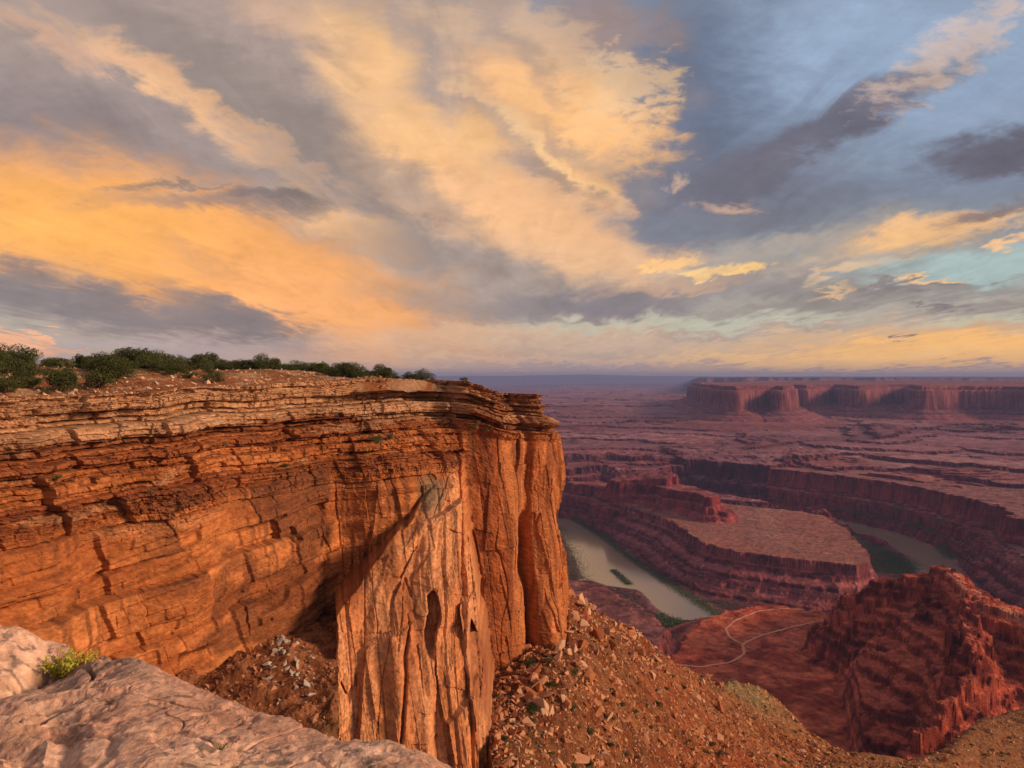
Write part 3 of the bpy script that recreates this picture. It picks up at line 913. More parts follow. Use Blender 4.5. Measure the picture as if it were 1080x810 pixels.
EXTRA = [(rim_line([469, 476, 500], -407, 1.0), -407, -422), (rim_line([453, 459, 473], -384, 2.3), -384, -398), (rim_line([447.5, 452, 464], -368, 3.9), -368, -386),
         (rim_line([441.5, 446, 456], -352, 5.2), -352, -370), (rim_line([436.5, 441, 449], -338, 0.4), -338, -354)]
mesa_f = [un(*q, -66) for q in [(762, 406.2), (776, 406.8), (800, 406.3), (818, 406.0), (826, 406.9), (838, 404.9), (850, 405.6), (880, 404.8), (905, 406.0), (935, 404.9), (962, 404.9), (975, 406.5), (1010, 406.3), (1060, 406.5), (1110, 407)]] + [(14000, 6000), (16000, 26000), (7000, 26000), (4200, 13000), (2400, 9800)]


def strat(d, top, bot, prof, ext=0.9):
    """elevation from the distance outside a rim: cliffs and slopes of the strata in turn"""
    pd, pv = zip(*prof)
    return top - (top - bot) * np.interp(d, pd, pv) - ext * np.maximum(d - pd[-1], 0)


EDGE = {}


def canyon_height(x, y):
    zone = np.zeros(x.shape, np.int8)
    wx = 26 * fbm2(x / 260, y / 260, 4, 1); wy = 26 * fbm2(x / 260, y / 260, 4, 5)
    fl = 7 * (np.abs(vn2(x / 34, y / 34, 2)) * 2 - 0.7) + 3.5 * fbm2(x / 15, y / 15, 3, 3)
    gully = rid2(x / 120, y / 120, 4, 4)
    farw = sst(3400, 5200, y)
    xx = x + wx * (0.45 + farw * 2.5); yy = y + wy * (0.45 + farw * 2.5)
    # valley floor: river trench inside gently rising banks
    dr = poly_sdf(x + 0.35 * wx, y + 0.35 * wy, river)
    z = RIV + 1.5 - 9 * sst(4, -14, dr) + 4 * sst(15, 160, dr) + 16 * sst(200, 900, dr) + 1.5 * fbm2(x / 30, y / 30, 3, 2)

    def add(z, zone, poly, top, bot, prof, zid, f=1.0, gl=0.0, cap=0.0, ext=0.9, tip=0):
        pa = np.array(poly)
        reach = prof[-1][0] + (bot + 640) / ext + 180
        b = (xx > pa[:, 0].min() - reach) & (xx < pa[:, 0].max() + reach) & (yy > pa[:, 1].min() - reach) & (yy < pa[:, 1].max() + reach)
        xb, yb = x[b], y[b]
        d = poly_sdf(xx[b], yy[b], poly) + fl[b] * f
        d = d + gl * (gully[b] - 0.1) * sst(20, 120, d)
        if tip:
            d = np.where(d > 0, d * (1 + 3 * sst(885, 915, xb / yb * F + CX)), d)
        zt = strat(np.maximum(d, 0), top, bot, prof, ext)
        zt = zt + cap * fbm2(xb / 90, yb / 90, 4, zid) * (d < 0)
        m = zt > z[b]
        z = z.copy(); zone = zone.copy()
        z[b] = np.where(m, zt, z[b]); zone[b] = np.where(m, zid, zone[b])
        return z, zone

    for bx_, by2, ra, rb, ro in ((1395, 2640, 26, 110, .12), (1330, 2430, 16, 70, .3), (1425, 2850, 14, 60, 0), (470, 1880, 13, 80, .15)):
        u_ = (x - bx_) * math.cos(ro) - (y - by2) * math.sin(ro); v_ = (x - bx_) * math.sin(ro) + (y - by2) * math.cos(ro)
        q_ = np.hypot(u_ / ra, v_ / rb) + .3 * fbm2(x / 20, y / 20, 3, 3)
        z = np.where((q_ < 1) & (dr < 4), np.maximum(z, RIV + 0.9 * sst(1, .6, q_) + .05), z)
    P1 = [(0, 0), (6, .27), (26, .36), (30, .43), (58, .53), (63, .62), (93, .70), (99, .79), (138, .88), (144, .94), (185, 1.0)]
    P2 = [(0, 0), (9, .34), (22, .40), (30, .66), (44, .72), (52, .86), (85, 1.0)]
    P3 = [(0, 0), (8, .36), (22, .48), (30, .74), (38, .80), (44, .94), (60, 1.0)]
    z, zone = add(z, zone, penin, -500, -601, P1, 1, 1.0, 14, 1.5, 0.9, 1)
    z, zone = add(z, zone, butte_c, -470, -510, P3, 2, 1.0, 5, 3, 5.0)
    z, zone = add(z, zone, butte_a, -384, -512, P2, 2, 1.6, 0, 5, 5.0)
    z, zone = add(z, zone, butte_b, -425, -506, P2, 2, 1.4, 0, 5, 5.0)
    z, zone = add(z, zone, bench_near, -455, -600, [(0, 0), (8, .14), (40, .3), (46, .42), (90, .62), (98, .74), (180, .95), (260, 1.02)], 3, 1.0, 14, 3)
    z, zone = add(z, zone, plain, -482, -600, [(0, 0), (8, .12), (80, .3), (84, .4), (160, .62), (166, .72), (300, 1.0)], 4, 0.7, 8, 1.2)
    z, zone = add(z, zone, bank_r, -577, -602, [(0, 0), (8, .3), (40, 1.0), (400, 1.1)], 5, 1.0, 14, 1.5)
    z, zone = add(z, zone, bank_s, -505, -592, [(0, 0), (8, .36), (22, .46), (28, .72), (46, .86), (66, 1.0)], 5, 1.0, 8, 1.5)
    z, zone = add(z, zone, wall_r, -432, -566, [(0, 0), (9, .34), (26, .40), (34, .66), (60, .74), (66, .84), (120, 1.0)], 6, 1.5, 8, 2)
    z, zone = add(z, zone, r1, -458, -530, [(0, 0), (10, .4), (60, .5), (68, .8), (200, 1.0)], 7, 2, 18, 3)
    z, zone = add(z, zone, r2, -416, -460, [(0, 0), (12, .5), (110, .62), (120, .84), (260, 1.0)], 7, 2.5, 28, 3)
    z, zone = add(z, zone, r3, -394, -420, [(0, 0), (14, .72), (240, 1.0)], 8, 2.5, 40, 1.5)
    z, zone = add(z, zone, r4, -376, -398, [(0, 0), (18, .6), (160, .66), (180, .9), (420, 1.0)], 9, 3, 40, 4)
    z, zone = add(z, zone, r5, -340, -380, [(0, 0), (18, .5), (160, .6), (180, .9), (420, 1.0)], 9, 3, 40, 4)
    dc = dr + 9 * gully + 12 * fbm2(x / 70, y / 70, 3, 6) * sst(20, 80, dr) + 2 * fl
    for ex, zt_, zb_ in EXTRA:
        z, zone = add(z, zone, ex, zt_, zb_, [(0, 0), (16, .72), (300, 1.0)], 9, 3, 30, 2, 0.5)
    dc = dr + 9 * gully + 12 * fbm2(x / 70, y / 70, 3, 6) * sst(20, 80, dr) + 2 * fl
    capz = np.interp(np.where(dr < 15, dr, np.maximum(dc, 15)), [-14, 0, 12, 34, 42, 66, 72, 78, 130, 140, 150, 400], [-609, -600.5, -598, -586, -566, -556, -530, -522, -500, -470, -425, -380])
    capz = np.where(dr > 400, 1e4, capz)
    z = np.minimum(z, capz)
    # small ledges and swales of the benches
    lm = sst(0.0, 0.6, fbm2(x / 420, y / 420, 4, 2) + 0.2) * np.isin(zone, (6, 7, 8, 9)) * (dr > 250)
    tq = 26 * fbm2(x / 330, y / 330, 4, 7) / 7.0
    tq = (np.floor(tq) + sst(.7, 1, tq - np.floor(tq))) * 7.0
    z = z + np.clip(tq, -9, 24) * lm
    # the open benchland rising towards the far mesas
    far = -402 + 70 * sst(5200, 9000, yy + 0.25 * x) + 34 * fbm2(x / 900, y / 900, 4, 2) * sst(5300, 7000, y)
    far = far - 60 * sst(9000, 20000, y) * sst(6000, -3000, x)
    q = far / 21.0 + 0.12 * fbm2(x / 200, y / 200, 3, 1)
    fq = q - np.floor(q)
    far = 21.0 * (np.floor(q) + sst(0.80, 0.97, fq) + 0.15 * np.minimum(fq, .8))
    m = (y > 5000) & (far > z)
    z = np.where(m, far, z); zone = np.where(m, 10, zone)
    # the big mesa on the skyline
    fx_ = 65 * fbm2(x / 900, y / 900, 4, 3) + 22 * (np.abs(vn2(x / 230, y / 230, 6)) * 2 - .6) + 9 * fbm2(x / 60, y / 80, 3, 1)
    dm = poly_sdf(x, y, mesa_f) + fx_ * 0.9
    PM = [(0, 0), (10, .10), (50, .12), (66, .62), (90, .64), (260, .84), (272, .88), (620, 1.0)]
    zm_ = strat(np.maximum(dm, 0), -72, -372, PM) + (12 * sst(300, 1500, -dm) + 6 * fbm2(x / 400, y / 400, 3, 2)) * (dm < 0)
    zone = np.where(zm_ > z, 11, zone); z = np.maximum(z, zm_)
    # plateaus behind it
    ba = np.arctan2(x, y) * F + CX
    d2 = 15500 + 2600 * fbm2(ba / 60, ba * 0, 4, 2) - y - 5000 * sst(700, 745, ba) * 0
    left_end = sst(712, 738, ba + 5 * fbm2(y / 900, ba / 9, 3, 1))
    z2 = np.interp(-d2, [-1200, -200, -120, 0], [-400, -230, -60, 0]) + 12 * fbm2(x / 3000, y / 3000, 3, 4)
    z2 = -400 + (z2 + 400) * left_end
    z2 = np.where(y > 14000, z2, -9e3)
    zone = np.where(z2 > z, 12, zone); z = np.maximum(z, z2)
    z3 = -380 + sst(40000, 52000, y) * (520 - 150 * sst(600, 760, ba) + 60 * fbm2(ba / 90, ba * 0 + 1, 3, 3)) + 160 * sst(24000, 30000, y + 3000 * fbm2(ba / 50, ba * 0, 3, 6)) * sst(520, 640, ba) * 0.5
    zone = np.where((z3 > z) & (y > 20000), 13, zone); z = np.where(y > 20000, np.maximum(z, z3), z)
    return z, zone, dr, gully


Z, ZN, DR, GU = canyon_height(gx, gy)

# ---- the red mesa to the right: ridge, spur and amphitheatre
def P3(px, py, z):
    a = un(px, py, z); return (a[0], a[1], z)


ridge = [P3(893, 628, -376), P3(915, 618, -358), P3(950, 606, -338), P3(985, 600, -326), P3(1003, 601, -320), P3(1022, 622, -322), P3(1050, 640, -325), P3(1090, 655, -330), P3(1160, 680, -335), P3(1300, 700, -340)]
spur = [P3(1022, 622, -322), P3(1030, 655, -330), P3(1028, 690, -340), P3(1010, 730, -370), P3(975, 775, -405)]
wx_ = 9 * fbm2(gx / 60, gy / 60, 4, 1); wy_ = 9 * fbm2(gx / 60, gy / 60, 4, 5)
dA, zA = line_dist(gx + wx_, gy + wy_, ridge)
dB, zB = line_dist(gx + wx_, gy + wy_, spur)
_h2 = lambda a, b, k: hsh(np.floor(a), np.floor(b) + k * 31)
flu = 4 * (np.abs(vn2(gx / 13, gy / 13, 2)) * 2 - .7) + 2.4 * fbm2(gx / 7, gy / 7, 3, 4)
flu = flu + 3.5 * facets(gx + 0.4 * gy, gy, 17.0, 17.0, 0.8, 0.09, 0.09, 0.9, 9)
gl2 = rid2(gx / 60, gy / 60, 4, 2)


def mesa_prof(d, w0, steep):
    d = np.maximum(d + flu - w0, 0)
    s = d + 9 * gl2 * sst(10, 50, d)
    base_ = steep * np.interp(s, [0, 5, 16, 22, 50, 56, 90, 97, 150, 158, 230, 420], [0, 14, 18, 36, 50, 64, 76, 92, 106, 116, 138, 190])
    return base_ + 0.8 * np.maximum(s - 300, 0)


fcz = facets(gx + .3 * gy, gy, 26.0, 30.0, 0.7, 0.03, 0.03, 1.0, 11) + 0.5 * facets(gx, gy + .5 * gx, 11.0, 12.0, 0.6, 0.04, 0.04, 0.9, 12)
zA_ = zA + 6 * fcz + 4 + 2 * fbm2(gx / 30, gy / 30, 4, 3) - mesa_prof(dA, 9, 0.78 + 0.75 * sst(905, 868, gp + .03 * (gy - 1250)))
zB_ = zB + 6 * fcz + 4 + 2 * fbm2(gx / 24, gy / 24, 4, 6) - mesa_prof(dB, 7, 1.3)
mz = np.maximum(zA_, zB_)
mt = (mz + 1.5 * fbm2(gx / 80, gy / 80, 3, 5)) / 13.0
mfr = mt - np.floor(mt)
mt = (np.floor(mt) + 0.22 * mfr + 0.78 * sst(.74, .93, mfr)) * 13.0
m3 = mz / 3.4
m3 = (np.floor(m3) + sst(.65, .9, m3 - np.floor(m3))) * 3.4
mph = mt / 13.0
mz = mz * 0.05 + mt * 0.65 + m3 * 0.30 + 1.2 * np.abs(fbm2(gx / 8, gy / 8, 3, 1))
mz = np.where(gy < 2000, mz, -9e3)
ZN = np.where(mz > Z, 14, ZN)
Z = np.maximum(Z, mz)
Z = Z + 0.8 * fbm2(gx / 11, gy / 11, 3, 2) * (gy < 3000) * (DR > 8)

# ---- colour of soil and strata, with shade tinted in at the end
dzx = np.gradient(Z, axis=1) / np.maximum(np.gradient(gx, axis=1), 1e-3)
dzy = np.gradient(Z, axis=0) / np.maximum(np.gradient(gy, axis=0), 1e-3)
slope = np.hypot(dzx, dzy)
flat = 1 - sst(0.18, 0.55, slope)
steep = sst(0.7, 1.6, slope)
na = fbm2(gx / 160, gy / 160, 5, 1); nb = fbm2(gx / 28, gy / 28, 4, 4); nc = fbm2(gx / 9, gy / 9, 3, 2)
band = vn2((Z + 4 * na) * 0.16, na * 0.3, 3) + 0.5 * vn2((Z + 3 * na) * 0.55, na * 0.3, 5)
col = mixn((0.210, 0.062, 0.042), (0.36, 0.135, 0.085), sst(-.7, .8, band + 0.3 * nb))
col = mixn(col, (0.34, 0.18, 0.12), 0.55 * flat * sst(200, 420, DR + 60 * na))
zn = lambda *k: np.isin(ZN, k).astype(np.float32)
col = mixn(col, mixn((0.44, 0.27, 0.13), (0.36, 0.185, 0.085), sst(-.3, .5, nb + na)), 0.95 * zn(1) * flat * sst(-508, -503, Z))
col = mixn(col, mixn((0.34, 0.075, 0.035), (0.48, 0.16, 0.075), sst(-.5, .6, na + nb)), 0.95 * zn(4) * sst(-500, -490, Z) * (1 - 0.4 * steep))
col = mixn(col, mixn((0.23, 0.105, 0.06), (0.36, 0.19, 0.10), sst(-.4, .5, na + nb)), 0.8 * zn(3) * flat)
col = mixn(col, (0.42, 0.25, 0.14), 0.75 * zn(5, 6) * flat)
col = mixn(col, (0.30, 0.050, 0.030), 0.65 * zn(6, 2) * sst(0.3, 1.0, slope))
col = mixn(col, mixn((0.27, 0.050, 0.026), (0.42, 0.115, 0.055), sst(-.5, .7, band + nb + .5 * nc)) * 0.85, 0.9 * zn(14))
col = mixn(col, (0.55, 0.36, 0.24), 0.7 * zn(14) * sst(14, 8, np.abs(dA)) * sst(700, 720, gx * 0 + gy * 0 + 720) * (gp > 1000) * sst(-.2, .3, nc + nb))
rb14 = ((vn2(gx / 3.4, gy / 3.4, 1) + vn2(gx / 2.1, gy / 2.1, 3)) > 0.8) * sst(-.1, .5, na + nb)
col = mixn(col, (0.55, 0.30, 0.20), 0.55 * rb14 * zn(14))
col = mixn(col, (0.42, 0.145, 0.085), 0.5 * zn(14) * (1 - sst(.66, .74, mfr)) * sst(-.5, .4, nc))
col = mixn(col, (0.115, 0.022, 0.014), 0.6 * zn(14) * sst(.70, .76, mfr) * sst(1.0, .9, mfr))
# the white sandstone bench and the pale boulders fallen from it
col = mixn(col, (0.56, 0.40, 0.28), 0.85 * zn(8) * sst(.3, .1, slope) * sst(-.5, .25, na + .5 * nb))
col = mixn(col, (0.30, 0.18, 0.10), 0.5 * zn(8) * flat * sst(0, .5, na))
spk = (vn2(gx / 9, gy / 16, 1) + vn2(gx / 5, gy / 9, 3)) > 0.55
spm = sst(0.0, 0.5, fbm2(gx / 220, gy / 140, 3, 5))
col = mixn(col, (0.58, 0.48, 0.40), 0.8 * (spk * spm * zn(7, 8) * (1 - flat * 0.3) * (slope > .1)).astype(np.float32))
spk2 = (vn2(gx / 5, gy / 5, 1) + vn2(gx / 3, gy / 3, 3)) > 1.0
col = mixn(col, (0.55, 0.42, 0.34), 0.7 * (spk2 * zn(1) * (Z < -540) * sst(-.2, .3, na)).astype(np.float32))
col = mixn(col, mixn((0.19, 0.065, 0.050), (0.32, 0.14, 0.10), sst(-.6, .8, band)), 0.9 * zn(11))
col = mixn(col, (0.36, 0.17, 0.10), 0.6 * zn(11) * flat)
col = mixn(col, mixn((0.24, 0.12, 0.09), (0.40, 0.24, 0.18), sst(-.5, .5, fbm2(gx / 700, gy / 500, 4, 3))), 0.9 * zn(9, 10))
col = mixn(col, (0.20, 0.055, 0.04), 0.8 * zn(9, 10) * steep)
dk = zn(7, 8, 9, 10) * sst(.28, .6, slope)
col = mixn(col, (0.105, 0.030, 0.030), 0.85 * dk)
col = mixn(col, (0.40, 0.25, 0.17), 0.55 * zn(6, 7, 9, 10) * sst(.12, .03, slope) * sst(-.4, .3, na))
col = mixn(col, (0.16, 0.11, 0.10), 0.9 * zn(12, 13))
col = mixn(col, (0.62, 0.50, 0.40), ((DR < 2) & (Z > RIV)).astype(np.float32))
# river banks: mud, sand and greener soil
col = mixn(col, (0.30, 0.20, 0.13), sst(26, 6, DR) * zn(0))
col = mixn(col, (0.095, 0.085, 0.045), 0.8 * zn(0) * sst(10, 40, DR) * sst(120, 60, DR))
col = col * np.clip(1 + 0.34 * nb + 0.36 * nc * (gy < 3500) + 0.34 * np.sign(band) * np.abs(band) ** .7 * (1 - 0.7 * flat), .3, 1.9)[..., None]
col = col * np.where(zn(4, 14)[..., None] > 0, np.array([1.08, 0.78, 0.80]), np.array([0.70, 0.54, 0.88]))  # shade painted in: canyon land tinted darker and more violet for lack of sun
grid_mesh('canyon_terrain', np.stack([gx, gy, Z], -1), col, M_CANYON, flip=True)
print('canyon', Z.shape)

from math import floor


def canyon_z(x, y):
    px = x / y * F + CX
    j = np.clip(np.searchsorted(rows, y) - 1, 0, len(rows) - 2)
    i = np.clip(np.searchsorted(pcol, px) - 1, 0, len(pcol) - 2)
    fy = (y - rows[j]) / (rows[j + 1] - rows[j]); fx0 = (px - pcol[i]) / (pcol[i + 1] - pcol[i])
    a = Z[j, i] * (1 - fx0) + Z[j, i + 1] * fx0; b = Z[j + 1, i] * (1 - fx0) + Z[j + 1, i + 1] * fx0
    return a * (1 - fy) + b * fy


# ---- ground under and beyond everything, to the horizon and behind the camera
gm = plain_material('far_desert', (0.28, 0.14, 0.09), 0.95, (0.17, 0.085, 0.06), 0.002)
bm = bmesh.new()
ring = []
for rr_, z in ((0.0, -640), (3000, -640), (30000, -640), (61500, -640)):
    ring.append([bm.verts.new((math.cos(a) * rr_, math.sin(a) * rr_, z)) for a in np.linspace(0, 2 * math.pi, 96, endpoint=False)] if rr_ else [bm.verts.new((0, 0, z))])
for i in range(96):
    bm.faces.new((ring[0][0], ring[1][i], ring[1][(i + 1) % 96]))
    for k in (1, 2):
        bm.faces.new((ring[k][i], ring[k + 1][i], ring[k + 1][(i + 1) % 96], ring[k][(i + 1) % 96]))
me = bpy.data.meshes.new('ground'); bm.to_mesh(me); bm.free(); me.materials.append(gm)
o = bpy.data.objects.new('ground', me); COL.objects.link(o); o['kind'] = 'structure'

# ---- the river
wm = bpy.data.materials.new('muddy_water'); wm.use_nodes = True
t = wm.node_tree; b = t.nodes['Principled BSDF']
b.inputs['Base Color'].default_value = (0.27, 0.21, 0.145, 1)
b.inputs['Roughness'].default_value = 0.10
b.inputs['IOR'].default_value = 1.45
b.inputs['Specular IOR Level'].default_value = 0.9
ge = t.nodes.new('ShaderNodeNewGeometry'); nn = t.nodes.new('ShaderNodeTexNoise'); nn.inputs['Scale'].default_value = 0.06
nn.inputs['Detail'].default_value = 4
bp = t.nodes.new('ShaderNodeBump'); bp.inputs['Distance'].default_value = 0.12
t.links.new(ge.outputs['Position'], nn.inputs['Vector']); t.links.new(nn.outputs[0], bp.inputs['Height']); t.links.new(bp.outputs[0], b.inputs['Normal'])
wv_ = [(-1500, 1400), (3500, 1400), (3500, 4500), (-1500, 4500)]
V = np.array([(x, y, RIV) for x, y in wv_]); 
raw_mesh('river_water', V, np.array([[0, 1, 2, 3]]), None, wm, True, 'structure')

# ---- dirt roads on the red plain
rm_ = plain_material('pale_dirt_road', (0.74, 0.34, 0.22), 0.9, (0.62, 0.27, 0.17), 0.05)


def road(pts, w):
    w2 = []
    for (a, b_), (c, d) in zip(pts[:-1], pts[1:]):
        for s in np.linspace(0, 1, 26, endpoint=False):
            w2.append((a + (c - a) * s, b_ + (d - b_) * s))
    w2 = np.array([un(p, q, -481) for p, q in w2])
    ker = np.ones(9) / 9
    w2 = np.c_[np.convolve(np.pad(w2[:, 0], 4, 'edge'), ker, 'valid'), np.convolve(np.pad(w2[:, 1], 4, 'edge'), ker, 'valid')]
    tt = np.gradient(w2, axis=0); tt /= np.linalg.norm(tt, axis=1)[:, None]
    nn_ = np.c_[-tt[:, 1], tt[:, 0]]
    R_ = []
    for k in (-1, -.33, .33, 1):
        q = w2 + nn_ * k * w / 2
        R_.append(np.c_[q, canyon_z(q[:, 0], q[:, 1]) + 0.9])
    return np.stack(R_, 0)


for pts in ([(703, 700), (740, 704), (772, 699), (786, 690), (784, 680), (800, 672), (835, 662), (862, 656)], [(784, 680), (770, 672), (766, 664), (776, 655), (800, 645), (830, 643), (866, 645)]):
    g_ = road(pts, 5.0)
    raw = grid_mesh('dirt_road', g_, np.full(g_.shape, 0.4), rm_)

# ---- the evening air
hm = bpy.data.materials.new('evening_haze'); hm.use_nodes = True
t = hm.node_tree; t.nodes.remove(t.nodes['Principled BSDF'])
pv_ = t.nodes.new('ShaderNodeVolumePrincipled')
pv_.inputs['Color'].default_value = HAZE_C
pv_.inputs['Density'].default_value = HAZE_D
pv_.inputs['Anisotropy'].default_value = 0.0
t.links.new(pv_.outputs[0], t.nodes['Material Output'].inputs['Volume'])
bm = bmesh.new(); bmesh.ops.create_cube(bm, size=1.0)
for v in bm.verts:
    v.co = (v.co.x * 126000, v.co.y * 126000, -645 if v.co.z < 0 else 330)
me = bpy.data.meshes.new('haze'); bm.to_mesh(me); bm.free(); me.materials.append(hm)
haze = bpy.data.objects.new('haze', me); COL.objects.link(haze); haze['kind'] = 'stuff'

# ================================================================== the rocky slope below the prow and the hill at its foot
cpx = np.array([440, 500, 560, 600, 640, 680, 720, 750, 775, 800, 828, 850, 880, 910, 950, 1000, 1035, 1080, 1150, 1300])
cpy = np.array([700, 660, 622, 614, 642, 670, 700, 714, 716, 722, 742, 765, 783, 796, 803, 786, 757, 745, 733, 700])
cY = np.array([260, 245, 225, 216, 226, 238, 252, 276, 300, 318, 330, 322, 306, 300, 306, 350, 405, 430, 440, 460])
fY = np.array([118, 122, 135, 142, 155, 168, 182, 190, 196, 205, 220, 228, 236, 246, 262, 290, 320, 335, 345, 360])
tp, ty = np.meshgrid(np.linspace(440, 1240, 1300), np.r_[np.arange(84, 330, 0.33), np.arange(330, 480, 0.6), np.arange(480, 700, 2)])
tx = px2x(tp, ty)
cy_ = np.interp(tp, cpx, cpy); cz = np.interp(tp, cpx, cY)
ff = np.interp(tp, cpx, fY)
zc_ = -(cy_ - HZ) / F * cz; zf = -(816 - HZ) / F * ff
gsl = (zc_ - zf) / (cz - ff)
ker = np.hanning(61); ker /= ker.sum()
front = zf + gsl * (ty - ff)
back = zc_ - 0.85 * (ty - cz) - 0.0 * ty
k_ = 3.0
tz = np.where(ty < cz - 1, front, back)
tz = np.minimum(front, zc_ + 0 * ty) if False else -k_ * np.log(np.exp(-np.clip(front - zc_, -60, 60) / k_) + np.exp(-np.clip(back - zc_, -200, 60) / k_)) + zc_
tz = tz - 30 * (1 - sst(497, 513, tp + 2 * fbm2(ty * .2, ty * 0, 2, 2) + 0.25 * (ty - 150)))
low = sst(470, 560, tp)
rough = 1.3 * fbm2(tx * .06, ty * .06, 4, 1) + 0.95 * np.maximum(rid2(tx * .22, ty * .22, 4, 3), -.2) + 0.22 * fbm2(tx * .9, ty * .9, 3, 5)
gul = rid2(tx * .03 + ty * .01, ty * .03, 3, 2)
tz = tz + rough * (1 - 0.5 * sst(860, 960, tp)) - 1.5 * np.maximum(gul - .5, 0) * 2
ca_ = fbm2(tx * .04, ty * .04, 4, 6); cb_ = fbm2(tx * .35, ty * .35, 4, 2); cc_ = fbm2(tx * 1.4, ty * 1.4, 3, 4)
tcol = mixn((0.29, 0.085, 0.034), (0.48, 0.190, 0.080), sst(-.5, .5, cb_ + .5 * ca_))
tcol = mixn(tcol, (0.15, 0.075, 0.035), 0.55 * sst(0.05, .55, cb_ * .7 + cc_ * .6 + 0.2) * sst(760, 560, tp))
tcol = mixn(tcol, (0.50, 0.13, 0.050), 0.7 * np.exp(-((tp - 770) / 60) ** 2 - ((ty - 205) / 22) ** 2))
olive = np.exp(-((tp - 775) / 48) ** 2 - ((ty - 300) / 26) ** 2)
tcol = mixn(tcol, (0.30, 0.235, 0.115), 0.85 * np.clip(olive * 1.6, 0, 1))
tan_ = sst(850, 930, tp)
tcol = mixn(tcol, mixn((0.42, 0.20, 0.085), (0.33, 0.125, 0.05), sst(-.4, .5, cb_)), 0.85 * tan_)
tcol = mixn(tcol, (0.16, 0.13, 0.06), 0.25 * sst(0.15, .5, fbm2(tx * .16, ty * .16, 3, 3)))
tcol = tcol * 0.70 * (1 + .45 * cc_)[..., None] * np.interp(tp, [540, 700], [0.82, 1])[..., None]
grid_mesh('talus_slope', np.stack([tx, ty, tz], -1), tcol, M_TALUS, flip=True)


def talus_z(x, y):
    px = x / y * F + CX
    r_ = ty[:, 0]; c_ = tp[0]
    j = int(np.clip(np.searchsorted(r_, y) - 1, 0, len(r_) - 2)); i = int(np.clip(np.searchsorted(c_, px) - 1, 0, len(c_) - 2))
    return float(tz[j:j + 2, i:i + 2].mean())


# ================================================================== the slickrock underfoot
sil_px = np.array([-400, -60, 0, 30, 60, 80, 110, 140, 190, 225, 262, 300, 340, 390, 430, 445, 470, 520])
sil_py = np.array([655, 672, 680, 685, 690, 693, 698, 701, 716, 734, 752, 768, 780, 788, 793, 800, 815, 850])
sil_Y = np.array([6.6, 6.2, 6.0, 5.9, 5.9, 5.6, 5.4, 5.2, 5.0, 4.8, 4.6, 4.4, 4.2, 4.05, 3.95, 3.9, 3.9, 3.9])
fp, fy = np.meshgrid(np.linspace(-420, 540, 1500), np.r_[np.geomspace(0.9, 7.6, 1500)])
fxx = px2x(fp, fy)
_q = np.linspace(-420, 540, 1500); _k = np.hanning(91); _k /= _k.sum()
_sm = lambda v: np.convolve(np.pad(v, 45, 'edge'), _k, 'valid')
sy = np.broadcast_to(_sm(np.interp(_q, sil_px, sil_Y)), fp.shape); szz = -(np.broadcast_to(_sm(np.interp(_q, sil_px, sil_py)), fp.shape) - HZ) / F * sy
zn_ = -1.72 + 0.06 * fxx
tt_ = np.clip((fy - 1.0) / (sy - 1.0), 0, 1.0)
fz = zn_ + (szz - zn_) * tt_ ** 1.15
fz = fz - np.where(fy > sy, 1.6 * (fy - sy) + 5 * (fy - sy) ** 2, 0) * 1.0
und = 0.08 * fbm2(fxx * .6, fy * .6, 4, 2) + 0.018 * fbm2(fxx * 2.7, fy * 2.7, 4, 5)
pit = np.maximum(rid2(fxx * 2.2, fy * 2.2, 5, 1, .6) - 0.42, 0)
lay_w = fz * 9 + 0.8 * fbm2(fxx * .7, fy * .7, 3, 6) + fxx * 1.2
fin_l = np.abs(((fy * 3.0 + 1.4 * fxx + 2.2 * fbm2(fxx * .6, fy * .6, 3, 4)) % 1.0) - .5) * 2
flz = sst(150, 40, fp) * sst(.0, .5, fbm2(fxx * .5 + 3, fy * .5, 2, 7) + .3)
fz = fz + und - 0.05 * pit + 0.07 * (fin_l - .5) * flz + 0.004 * fbm2(fxx * 22, fy * 22, 3, 3) + 0.010 * fbm2(fxx * 9, fy * 9, 3, 7)
crk_ = np.abs(vn2(fxx * .55 + .3 * vn2(fxx * 2, fy * 2, 4), fy * .8 + 4, 6) + .25 * vn2(fxx * 1.9, fy * 1.9, 2))
crk2 = np.abs(vn2(fxx * 1.3 + .2 * vn2(fxx * 5, fy * 5, 4), fy * 2.1 + 4, 3) + .2 * vn2(fxx * 4.2, fy * 4.2, 2))
fz = fz - 0.10 * (1 - sst(0, .04, crk_)) - 0.018 * (1 - sst(0, .04, crk2)) * (vn2(fxx * .9, fy * .9, 5) > 0)
lt = (fz * 26 + 1.5 * fbm2(fxx * .8, fy * .8, 3, 2)); fz = fz + (np.floor(lt) + sst(.5, .95, lt - np.floor(lt)) - lt) / 26 * 0.35
# the raised boss at the left edge with a shadowed cut under it
bd = np.hypot((fxx + 4.45) / 1.25, (fy - 5.5) / .75) + .22 * fbm2(fxx * 1.6, fy * 1.6, 4, 1)
fz = fz + 0.26 * (1 - sst(.45, 1.05, bd)) + 0.05 * (fin_l - .5) * (bd < 1) - 0.10 * np.exp(-((bd - 1.05) / .10) ** 2)
f1 = fbm2(fxx * 1.1, fy * 1.1, 5, 3); f2 = fbm2(fxx * 7, fy * 7, 4, 5)
fcol = mixn((0.52, 0.30, 0.215), (0.72, 0.49, 0.37), sst(-.5, .6, f1 + .3 * f2))
fcol = mixn(fcol, (0.33, 0.17, 0.115), 0.5 * sst(.1, .6, f2 + pit))
fcol = mixn(fcol, (0.26, 0.20, 0.165), 0.55 * sst(.25, .6, fbm2(fxx * 1.7, fy * 1.7, 5, 1)))
fcol = mixn(fcol, (0.13, 0.105, 0.09), 0.65 * sst(.55, .8, fbm2(fxx * 14, fy * 14, 3, 6) + .25 * f1))
